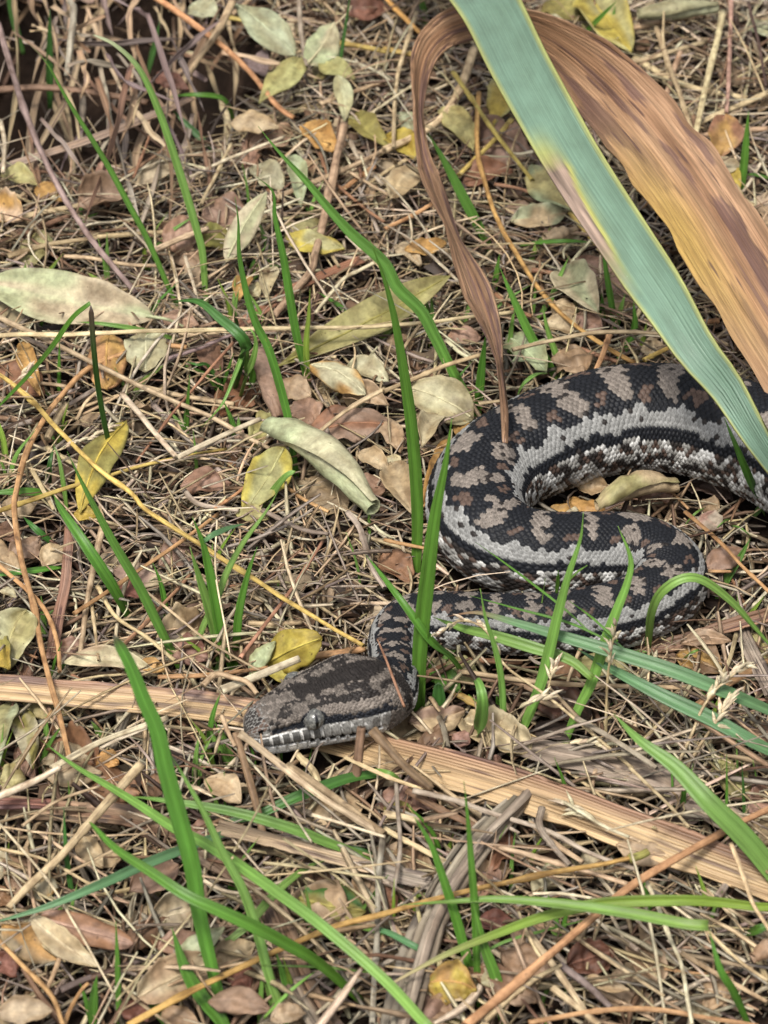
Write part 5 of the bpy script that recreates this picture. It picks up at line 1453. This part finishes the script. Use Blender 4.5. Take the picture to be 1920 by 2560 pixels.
F(*TL(1, (1490, 60), (1680, 40)), 64, 'red', z0=.010, tilt=25, curl=.5)
F(*TL(1, (830, 20), (940, 70)), 60, 'palegreen', z0=.012, tilt=30)
F(*TL(1, (1060, 250), (1150, 330)), 60, 'purple', z0=.006, tilt=20, crumple=.8)
# tile 2
F(*TL(2, (1095, 70), (1440, 40)), 48, 'palegreen', z0=.014, tilt=30, curl=1.6, crumple=.3, shape=.5, label='pale green rolled leaf at the top right')
F(*TL(2, (890, -20), (1070, 225)), 105, 'yleaf', z0=.012, tilt=35, curl=.35, key2='polive', label='large yellow green leaf behind the drooping leaf top')
F(*TL(2, (730, 0), (880, 90)), 90, 'olive', z0=.010, tilt=25, curl=.3)
F(*TL(2, (680, 80), (820, 130)), 40, 'cream', z0=.016, tilt=30, curl=.6)
F(*TL(2, (480, 340), (475, 545)), 66, 'yleaf', z0=.012, tilt=30, curl=.4, key2='polive')
F(*TL(2, (1475, 495), (1440, 695)), 80, 'ochre', z0=.02, z1=.010, tilt=40, curl=.5, crumple=.5, key2='rust')
F(*TL(2, (1390, 710), (1550, 720)), 40, 'cream', z0=.012, tilt=30)
F(*TL(2, (1420, 755), (1540, 810)), 52, 'yleaf', z0=.010, tilt=25)
F(*TL(2, (1640, 840), (1690, 1010)), 60, 'beige', z0=.012, tilt=30, curl=1.2)
F(*TL(2, (250, 465), (385, 650)), 60, 'polive', z0=.013, tilt=30, curl=.5)
F(*TL(2, (370, 560), (610, 690)), 105, 'pink', z0=.008, tilt=25, curl=.35, crumple=.6, shape=.5)
F(*TL(2, (340, 800), (560, 740)), 60, 'rust', z0=.008, tilt=25, curl=.5)
F(*TL(2, (30, 860), (170, 730)), 64, 'beige', z0=.012, tilt=35, curl=.5)
F(*TL(2, (640, 715), (810, 905)), 74, 'polive', z0=.014, tilt=30, curl=.5, key2='palegreen')
F(*TL(2, (550, 955), (790, 920)), 56, 'beige', z0=.010, tilt=30, curl=.8, key2='palegreen')
F(*TL(2, (0, 590), (135, 690)), 56, 'yleaf', z0=.010, tilt=25, curl=.5)
F(*TL(2, (690, 1040), (830, 1005)), 46, 'tan', z0=.010, tilt=30, curl=2.0)
F(*TL(2, (50, 490), (120, 580)), 40, 'palegreen', z0=.010, tilt=30)
F(*TL(2, (1440, 150), (1600, 200)), 60, 'dark', z0=.006, tilt=20, crumple=.8)
F(*TL(2, (90, 1080), (270, 1050)), 40, 'ochre', z0=.012, tilt=30)
F(*TL(2, (1600, 90), (1690, 160)), 50, 'palegreen', z0=.008, tilt=20)
# tile 3
F(*TL(3, (545, 715), (345, 1110)), 78, 'yleaf', z0=.018, z1=.010, tilt=35, curl=.35, crumple=.15, key2='olive', label='yellow olive leaf standing behind the narrow dark-tipped blade')
F(*TL(3, (470, 335), (465, 575)), 88, 'ochre', z0=.016, z1=.010, tilt=35, curl=.5, shape=.4, key2='orange', label='torn orange leaf below the big pale oval leaf')
F(*TL(3, (635, 340), (630, 500)), 92, 'cream', z0=.016, z1=.012, tilt=40, curl=.25, shape=.28, crumple=.4, notch=.12, label='torn square cream leaf below the big pale oval leaf')
F(*TL(3, (1228, 825), (1050, 1115)), 90, 'polive', z0=.020, z1=.010, tilt=35, curl=.35, crumple=.12, key2='yleaf', label='pointed olive leaf beneath the pale rolled leaf')
F(*TL(3, (1165, 740), (1615, 1105)), 92, 'palegreen', z0=.016, z1=.014, tilt=30, curl=2.1, twist=2.2, crumple=.3, shape=.35, key2='cream', label='pale rolled leaf twisted into a tube')
F(*TL(3, (1120, 425), (1205, 715)), 62, 'pink', z0=.016, z1=.010, tilt=30, curl=1.6, crumple=.7, shape=.5, label='rolled pinkish brown leaf above the pale rolled leaf')
F(*TL(3, (910, 375), (955, 525)), 58, 'brown', z0=.012, tilt=30, curl=1.0, crumple=.8)
F(*TL(3, (680, 270), (860, 300)), 42, 'pink', z0=.010, tilt=25, curl=.7, crumple=.8)
F(*TL(3, (-30, 480), (190, 600)), 80, 'rust', z0=.008, tilt=25, crumple=.8)
F(*TL(3, (105, 370), (175, 605)), 44, 'ochre', z0=.012, tilt=30, curl=.8)
F(*TL(3, (-40, 200), (130, 310)), 60, 'cream', z0=.009, tilt=20, curl=.6)
F(*TL(3, (1330, 770), (1690, 735)), 78, 'rust', z0=.012, tilt=30, curl=.4, crumple=.5, shape=.5, key2='pink', label='flat rusty leaf beneath the cream curled leaf')
F(*TL(3, (1210, 545), (1345, 605)), 60, 'beige', z0=.014, tilt=30, curl=.8)
F(*TL(3, (1270, 640), (1370, 740)), 70, 'pink', z0=.012, tilt=30, crumple=1.0)
F(*TL(3, (1340, 470), (1580, 600)), 62, 'cream', z0=.018, tilt=30, curl=1.2, crumple=.7, key2='ochre', label='cream curled leaf with an ochre inside')
F(*TL(3, (1480, 600), (1680, 645)), 50, 'beige', z0=.014, tilt=30, curl=1.3)
F(*TL(3, (1550, 850), (1680, 930)), 46, 'beige', z0=.014, tilt=30, curl=1.0)
F(*TL(3, (1290, 980), (1500, 1090)), 84, 'tan', z0=.008, tilt=25, curl=.5, crumple=.6, shape=.5)
F(*TL(3, (780, 1000), (1000, 985)), 60, 'pink', z0=.010, tilt=25, curl=.5, crumple=.8)
F(*TL(3, (1085, 90), (1030, 195)), 38, 'ochre', z0=.014, tilt=35, curl=.7)
F(*TL(3, (1195, 50), (1150, 185)), 42, 'cream', z0=.012, tilt=30, curl=.5)
F(*TL(3, (1080, 130), (1120, 180)), 40, 'cream', z0=.010, tilt=30, curl=.7)
F(*TL(3, (1500, 480), (1680, 540)), 60, 'cream', z0=.012, tilt=30, curl=.6)
F(*TL(3, (1560, 1030), (1660, 960)), 60, 'pink', z0=.008, tilt=25)
F(*TL(3, (0, 1090), (160, 1070)), 50, 'tan', z0=.008, tilt=25)
# tile 4
F(*TL(4, (530, 350), (700, 500)), 86, 'palegreen', z0=.010, tilt=30, curl=.3, notch=.35, label='pale lobed leaf behind the paired green blades')
F(*TL(4, (760, 400), (870, 510)), 80, 'tan', z0=.010, tilt=25, curl=.5, crumple=.9)
F(*TL(4, (760, 60), (925, 240)), 84, 'palegreen', z0=.016, tilt=35, curl=.8, key2='cream')
F(*TL(4, (730, 205), (830, 250)), 44, 'beige', z0=.010, tilt=25, curl=.5)
F(*TL(4, (700, 290), (850, 340)), 46, 'beige', z0=.010, tilt=25, curl=.7)
F(*TL(4, (385, 705), (100, 570)), 100, 'cream', z0=.014, z1=.022, tilt=40, curl=.5, crumple=.2, shape=.6, label='cream folded leaf touching the thick upper coil\'s left side')
F(*TL(4, (245, 690), (165, 825)), 52, 'cream', z0=.016, tilt=35, curl=.8)
F(*TL(4, (-10, 700), (70, 850)), 52, 'tan', z0=.012, tilt=30, curl=.7)
F(*TL(4, (275, 790), (165, 1090)), 70, 'ochre', z0=.012, tilt=35, curl=.4, label='ochre leaf tucked against the snake\'s rounded outer bend')
F(*TL(4, (30, 890), (130, 1120)), 66, 'beige', z0=.014, tilt=30, curl=.8, crumple=.6)
F(*TL(4, (300, 735), (400, 765)), 36, 'ochre', z0=.010, tilt=25)
F(*TL(4, (835, 1000), (970, 1000)), 50, 'beige', z0=.012, tilt=35, curl=1.2)
F(*TL(4, (915, 1085), (1260, 1000)), 66, 'beige', z0=.012, tilt=30, curl=2.0, shape=.4, key2='polive', label='rolled beige leaf between the two snake coils')
F(*TL(4, (790, 1060), (960, 1105)), 52, 'ochre', z0=.007, tilt=20, curl=.8)
F(*TL(4, (1290, 990), (1510, 1060)), 62, 'dark', z0=.005, tilt=20, curl=.6, crumple=.8)
F(*TL(4, (1370, 1060), (1450, 1110)), 44, 'tan', z0=.008, tilt=25)
F(*TL(4, (820, 10), (1060, 160)), 70, 'pink', z0=.009, tilt=25, curl=.3)
F(*TL(4, (1110, 410), (1220, 400)), 40, 'beige', z0=.010, tilt=25)
F(*TL(4, (820, 260), (940, 320)), 56, 'pink', z0=.008, tilt=20)
F(*TL(4, (270, 370), (420, 350)), 60, 'pink', z0=.008, tilt=25, crumple=.8)
F(*TL(4, (0, 400), (130, 370)), 46, 'tan', z0=.010, tilt=25)
F(*TL(4, (0, 870), (40, 980)), 50, 'cream', z0=.012, tilt=30, curl=.8)
F(*TL(4, (1640, 40), (1700, 200)), 70, 'tan', z0=.02, tilt=20)
# tile 5
F(*TL(5, (115, 425), (20, 690)), 110, 'polive', z0=.018, z1=.008, tilt=40, curl=.6, key2='cream', label='pale olive leaf standing above the strap leaf\'s torn end')
F(*TL(5, (-30, 520), (40, 680)), 70, 'yleaf', z0=.014, tilt=30, key2='olive')
F(*TL(5, (60, 820), (-20, 1120)), 76, 'polive', z0=.006, z1=.014, tilt=35, curl=.4, key2='palegreen')
F(*TL(5, (80, 850), (140, 1110)), 62, 'olive', z0=.005, z1=.012, tilt=35, curl=.6, key2='cream')
F(*TL(5, (270, 650), (680, 700)), 50, 'cream', z0=.012, tilt=30, curl=.4, key2='beige')
F(*TL(5, (590, 655), (720, 690)), 34, 'ochre', z0=.013, tilt=25)
F(*TL(5, (745, 570), (910, 640)), 70, 'pink', z0=.009, tilt=30, curl=.5, crumple=.9, key2='red')
F(*TL(5, (490, 250), (730, 300)), 54, 'pink', z0=.010, tilt=30, curl=.8, key2='beige')
F(*TL(5, (520, 310), (610, 370)), 44, 'red', z0=.008, tilt=25)
F(*TL(5, (1150, 655), (1390, 545)), 92, 'yleaf', z0=.010, z1=.022, tilt=45, curl=.4, shape=.5, crumple=.3, label='bright yellow leaf standing behind the snake\'s head')
F(*TL(5, (1080, 700), (1190, 560)), 40, 'palegreen', z0=.010, z1=.018, tilt=35)
F(*TL(5, (1150, 690), (1310, 700)), 34, 'yleaf', z0=.010, tilt=25)
F(*TL(5, (40, 200), (170, 110)), 60, 'pink', z0=.010, tilt=30, crumple=.8)
F(*TL(5, (180, 230), (290, 150)), 50, 'beige', z0=.010, tilt=30)
F(*TL(5, (0, 60), (80, 140)), 60, 'brown', z0=.006, tilt=20)
F(*TL(5, (320, 10), (420, 20)), 34, 'yleaf', z0=.010, tilt=25)
F(*TL(5, (1020, 10), (1160, 30)), 40, 'polive', z0=.012, tilt=25)
F(*TL(5, (180, 1080), (400, 1060)), 60, 'beige', z0=.007, tilt=25, curl=.6)
F(*TL(5, (420, 1050), (510, 1090)), 50, 'ochre', z0=.007, tilt=25)
F(*TL(5, (0, 340), (70, 370)), 20, 'cream', z0=.014, tilt=20)
# tile 6
F(*TL(6, (345, 900), (640, 1040)), 84, 'cream', z0=.008, tilt=30, curl=.9, crumple=1.4, shape=.4, label='pale crumpled leaf below the lower coil')
F(*TL(6, (105, 910), (350, 860)), 62, 'beige', z0=.008, tilt=30, curl=1.0, crumple=1.2, key2='pink')
F(*TL(6, (1280, 570), (1500, 560)), 38, 'beige', z0=.012, tilt=30, curl=.4, label='small flat beige leaf under the rusty pink strap')
F(*TL(6, (1265, 620), (1460, 690)), 84, 'ochre', z0=.007, tilt=25, curl=.4, key2='brown')
F(*TL(6, (830, 650), (1070, 690)), 50, 'polive', z0=.008, tilt=25)
F(*TL(6, (1395, 240), (1550, 160)), 56, 'pink', z0=.012, tilt=30, curl=1.1)
F(*TL(6, (1370, 10), (1460, 80)), 56, 'pink', z0=.010, tilt=30, curl=.3, key2='grey')
F(*TL(6, (660, 790), (900, 880)), 90, 'red', z0=.006, tilt=25, curl=.5, crumple=.9, key2='dark')
F(*TL(6, (300, 960), (370, 1000)), 40, 'pink', z0=.008, tilt=25)
F(*TL(6, (0, 180), (120, 300)), 66, 'rust', z0=.010, tilt=30, curl=.8, crumple=.9)
F(*TL(6, (280, 640), (420, 740)), 60, 'polive', z0=.010, tilt=30)
F(*TL(6, (200, 700), (330, 780)), 50, 'green', z0=.009, tilt=30)
F(*TL(6, (1600, 940), (1700, 1000)), 56, 'pink', z0=.010, tilt=25)
F(*TL(6, (700, 680), (850, 710)), 50, 'rust', z0=.008, tilt=25)
F(*TL(6, (1150, 800), (1280, 860)), 40, 'tan', z0=.010, tilt=25)
F(*TL(6, (690, 10), (860, 5)), 34, 'ochre', z0=.009, tilt=25)
# tile 7
F(*TL(7, (165, 645), (575, 760)), 66, 'pink', z0=.016, tilt=40, curl=.5, crumple=.35, shape=.45, key2='rust', label='spotted pink leaf leaning on a pale edged leaf')
F(*TL(7, (135, 645), (420, 860)), 62, 'cream', z0=.020, z1=.012, tilt=35, curl=.5, shape=.7, label='pale edged leaf in front of the spotted pink leaf')
F(*TL(7, (10, 680), (250, 830)), 90, 'ochre', z0=.008, tilt=30, curl=.8, key2='tan')
F(*TL(7, (595, 990), (910, 840)), 96, 'beige', z0=.014, tilt=40, curl=1.0, crumple=.5, shape=.5, key2='tan', label='beige curled leaf beside the broad bottom blades')
F(*TL(7, (760, 815), (970, 690)), 48, 'palegreen', z0=.016, z1=.022, tilt=35, curl=.3)
F(*TL(7, (560, 530), (770, 420)), 76, 'pink', z0=.012, tilt=35, curl=.9, crumple=.6)
F(*TL(7, (660, 660), (850, 610)), 84, 'cream', z0=.010, tilt=40, curl=1.3, crumple=.5, shape=.45, key2='beige', label='rounded cream leaf cupped below the pink leaf')
F(*TL(7, (360, 290), (445, 430)), 58, 'beige', z0=.010, tilt=30, curl=.7)
F(*TL(7, (890, 50), (1040, 150)), 68, 'beige', z0=.012, tilt=30, curl=.5)
F(*TL(7, (-20, 1060), (230, 1050)), 66, 'beige', z0=.014, tilt=30, curl=.4)
F(*TL(7, (1290, 560), (1580, 620)), 120, 'olive', z0=.008, tilt=30, curl=.25, crumple=.3, key2='dgreen', label='dark olive leaf lying in shade beside the dark weathered strip')
F(*TL(7, (920, 830), (1100, 760)), 70, 'tan', z0=.010, tilt=30, curl=.7)
F(*TL(7, (900, 1010), (1170, 1050)), 62, 'pink', z0=.010, tilt=30, curl=.8)
F(*TL(7, (-20, 820), (70, 900)), 60, 'red', z0=.010, tilt=30, crumple=.9)
F(*TL(7, (120, 500), (250, 520)), 66, 'cream', z0=.009, tilt=30, curl=.6, key2='ochre')
F(*TL(7, (190, 30), (440, 20)), 60, 'beige', z0=.009, tilt=30, curl=.5)
F(*TL(7, (0, 60), (110, 50)), 70, 'polive', z0=.010, tilt=30)
F(*TL(7, (1010, 880), (1080, 960)), 60, 'red', z0=.008, tilt=25, crumple=.9)
F(*TL(7, (610, 60), (760, 80)), 50, 'rust', z0=.008, tilt=25)
F(*TL(7, (680, 780), (860, 720)), 50, 'pink', z0=.009, tilt=25)
F(*TL(7, (560, 1010), (640, 1090)), 60, 'red', z0=.008, tilt=25)
F(*TL(7, (700, 1060), (860, 1110)), 60, 'tan', z0=.010, tilt=30)
F(*TL(7, (1170, 1090), (1320, 1060)), 50, 'beige', z0=.012, tilt=30)
F(*TL(7, (430, 430), (530, 330)), 60, 'tan', z0=.008, tilt=25)
# tile 8
F(*TL(8, (185, 930), (400, 960)), 96, 'ochre', z0=.010, tilt=35, curl=.8, crumple=.8, key2='yleaf', label='yellow ochre curled leaf under the long yellowing blade')
F(*TL(8, (510, 800), (720, 900)), 84, 'pink', z0=.010, tilt=30, curl=.5, crumple=.6)
F(*TL(8, (790, 850), (990, 790)), 84, 'red', z0=.012, tilt=35, curl=1.0, crumple=1.2, label='crumpled red leaf beneath the orange diagonal stalk')
F(*TL(8, (1005, 330), (1270, 385)), 54, 'beige', z0=.014, tilt=30, curl=1.0, label='rolled beige leaf under the ribbed strap leaf')
F(*TL(8, (1590, 830), (1700, 760)), 62, 'tan', z0=.014, tilt=30, curl=1.8)
F(*TL(8, (170, 1000), (310, 1070)), 60, 'tan', z0=.008, tilt=25, crumple=.9)
F(*TL(8, (0, 170), (140, 210)), 50, 'olive', z0=.008, tilt=25)
F(*TL(8, (60, 380), (210, 440)), 70, 'brown', z0=.007, tilt=25)
F(*TL(8, (520, 960), (660, 1010)), 60, 'tan', z0=.009, tilt=30)
F(*TL(8, (400, 680), (560, 660)), 50, 'red', z0=.008, tilt=25)
F(*TL(8, (420, 930), (520, 870)), 44, 'cream', z0=.010, tilt=30)
F(*TL(8, (-20, 580), (60, 560)), 60, 'rust', z0=.010, tilt=30)
F(*TL(8, (880, 900), (1060, 960)), 30, 'beige', z0=.012, tilt=30, curl=1.0)

# withered curly leaves of the old tussock around the hollow
r_t = np.random.default_rng(17)
for i in range(110):
    x_, y_ = r_t.uniform(-60, 560), r_t.uniform(-90, 300)
    dx_, dy_ = r_t.normal(20, 130), r_t.normal(110, 170)
    if abs(dx_) + abs(dy_) < 60: dy_ += 90
    z_ = -0.030 + 0.056 * r_t.uniform()
    mx, my = x_ + dx_ * .5 + r_t.normal(0, 25), y_ + dy_ * .5 + r_t.normal(0, 18)
    C3 = catmull(np.array([P(x_, y_, z_ + .012), P(mx, my, z_ + .010), P(x_ + dx_, y_ + dy_, z_)]), 20)
    key = ['tan', 'grey', 'brown', 'straw', 'purple', 'tan'][i % 6]
    w = r_t.uniform(9, 20) * mpp(C3[0]) * .5
    V_, Q_, cc, sv = blade_mesh(C3, w, grass_col(key, key), .5, (r_t.uniform(-1.5, 1.5), r_t.uniform(-1.5, 1.5)), (0.7, 1.0, .5), wavy=2.0)
    o = obj('withered_leaf', V_, M_STRAP, Q=Q_, col=cc, suv=sv)
    autotag(o, f"withered curly {CNAME[key]} blade in the old grass around the dark hollow", 'withered leaf')

# the old dead tussock behind the hollow, most of it beyond the frame
def tussock():
    r = np.random.default_rng(91)
    n, seg = 560, 9
    c0 = P(110, -95, -0.05)
    a0 = r.uniform(0, 2 * math.pi, n); rb = 0.05 * np.sqrt(r.uniform(0, 1, n))
    bx, by = c0[0] + rb * np.cos(a0) * 1.7, c0[1] + rb * np.sin(a0)
    out = np.stack([np.cos(a0) * r.uniform(.3, 1, n), np.sin(a0) * r.uniform(.3, 1, n)], 1)
    L = r.uniform(.08, .19, n)
    t = np.linspace(0, 1, seg)[None, :]
    lean = r.uniform(.15, .75, n)[:, None]; droop = r.uniform(.2, 1.1, n)[:, None]
    hor = L[:, None] * lean * (t + .35 * t ** 2)
    zz = c0[2] + L[:, None] * (t * 1.0 - droop * .75 * t ** 2.2)
    wob = (r.normal(0, 1, (n, 1)) * np.sin(t * r.uniform(3, 9, (n, 1)) + r.uniform(0, 6, (n, 1)))) * .005
    X_ = bx[:, None] + out[:, :1] * hor + wob; Y_ = by[:, None] + out[:, 1:] * hor + wob * .6
    Cc = np.stack([X_, Y_, zz], -1)
    Tn = nrm(np.gradient(Cc, axis=1))
    ang = r.uniform(0, math.pi, (n, 1)) + r.normal(0, 2, (n, 1)) * t
    h1 = np.stack([np.cos(ang), np.sin(ang), .2 + 0 * ang], -1)
    S_ = nrm(np.cross(Tn, h1))
    w_ = (r.uniform(.0012, .0028, n)[:, None] * (1 - .75 * t ** 3))[..., None]
    N_ = np.cross(S_, Tn)
    G_ = np.stack([Cc - S_ * w_, Cc + N_ * w_ * .5, Cc + S_ * w_], 2)
    V_ = G_.reshape(-1, 3)
    Q_ = (grid_quads(seg, 3)[None] + (np.arange(n) * seg * 3)[:, None, None]).reshape(-1, 4)
    pal = np.array([PAL[k_] for k_ in ('tan', 'grey', 'brown', 'purple', 'tan', 'brown')])
    cc = np.repeat(pal[r.integers(0, 6, n)] * r.uniform(.6, 1.1, n)[:, None], seg * 3, 0)
    sv = np.stack([np.repeat(t * L[:, None], 3, 1).ravel(), np.tile([-.002, 0, .002], n * seg), np.repeat(r.uniform(0, 50, n), seg * 3)], 1)
    root = bpy.data.objects.new('dead_tussock', None); scene.collection.objects.link(root)
    root.location = c0; root['_o'] = [float(x) for x in c0]
    o = obj('dead_blades', V_, M_STRAP, Q=Q_, col=cc, suv=sv, parent=root)
    o['kind'] = 'stuff'
    tag(root, 'old dead grass tussock hanging over the dark hollow', 'tussock')
tussock()

# loose stalks and leaves filling in between, each one its own thing
r_f = np.random.default_rng(23)
def blocked(px, py):
    q = P(px, py, 0.02)
    return outside_body(np.array([q[0]]), np.array([q[1]]))[0] < 1.15
cnt = 0
while cnt < 120:
    x_, y_ = r_f.uniform(-60, 1980), r_f.uniform(-40, 2600)
    a_ = r_f.uniform(0, math.pi) if not (x_ > 900 and y_ > 1950) else r_f.normal(0.5, .35)
    l_ = r_f.uniform(50, 190) * (0.85 + 0.35 * y_ / 2560)
    dx_, dy_ = math.cos(a_) * l_, math.sin(a_) * l_ * .75
    if any(blocked(x_ + dx_ * t_, y_ + dy_ * t_) for t_ in (-.5, -.25, 0, .25, .5)) or (560 < x_ < 1060 and 1560 < y_ < 1990): continue
    if 560 < x_ < 1020 and 1600 < y_ < 1920: continue
    if x_ < 480 and y_ < 400: continue
    key = ['straw', 'grey', 'tan', 'pale', 'tan', 'grey', 'straw', 'orange', 'rust', 'brown'][r_f.integers(0, 10)]
    S([(x_ - dx_ / 2, y_ - dy_ / 2), (x_ + r_f.normal(0, 5), y_ + r_f.normal(0, 5)), (x_ + dx_ / 2, y_ + dy_ / 2)], r_f.uniform(8, 17), key, z0=r_f.uniform(.006, .014), z1=r_f.uniform(.006, .014), knots=0)
    cnt += 1
cnt = 0
while cnt < 125:
    x_, y_ = r_f.uniform(-60, 1980), r_f.uniform(-40, 2600)
    if blocked(x_, y_) or (600 < x_ < 960 and 1250 < y_ < 1600) or (x_ < 480 and y_ < 420): continue
    a_ = r_f.uniform(0, 2 * math.pi)
    l_ = r_f.uniform(60, 165) * (0.8 + 0.35 * y_ / 2560)
    if x_ < 560 and y_ < 430: l_ *= .5
    p_ = (x_ - math.cos(a_) * l_ / 2, y_ - math.sin(a_) * l_ * .35); q_ = (x_ + math.cos(a_) * l_ / 2, y_ + math.sin(a_) * l_ * .35)
    if blocked(*p_) or blocked(*q_): continue
    key = ['pink', 'tan', 'beige', 'beige', 'rust', 'cream', 'polive', 'brown', 'pink', 'pink'][r_f.integers(0, 10)]
    F(p_, q_, l_ * r_f.uniform(.35, .6), key, z0=r_f.uniform(.002, .008), tilt=r_f.uniform(5, 30), curl=r_f.uniform(.2, 1.4), crumple=r_f.uniform(.6, 1.6), shape=r_f.uniform(.45, .9))
    cnt += 1
cnt = 0
while cnt < 85:                                   # fine green shoots between the dry stems, two or three together
    x_, y_ = r_f.uniform(0, 1920), r_f.uniform(560, 2560)
    if blocked(x_, y_) or (560 < x_ < 1020 and 1640 < y_ < 1960): continue
    if x_ > 1000 and y_ < 1700 and r_f.uniform() < .5: continue
    for _ in range(r_f.integers(1, 4)):
        h_ = r_f.uniform(50, 180); dx_ = r_f.normal(0, 50); bx_ = x_ + r_f.normal(0, 6)
        G([(bx_, y_), (bx_ + dx_ * .3, y_ - h_ * .55), (bx_ + dx_, y_ - h_)], r_f.uniform(8, 19), ['lgreen', 'green', 'ygreen', 'lgreen'][r_f.integers(0, 4)], e=r_f.uniform(58, 82), tip='straw' if r_f.uniform() < .3 else None, tipk=.15)
    cnt += 1
finish_labels()
for o in scene.objects:
    if '_o' in o: del o['_o']
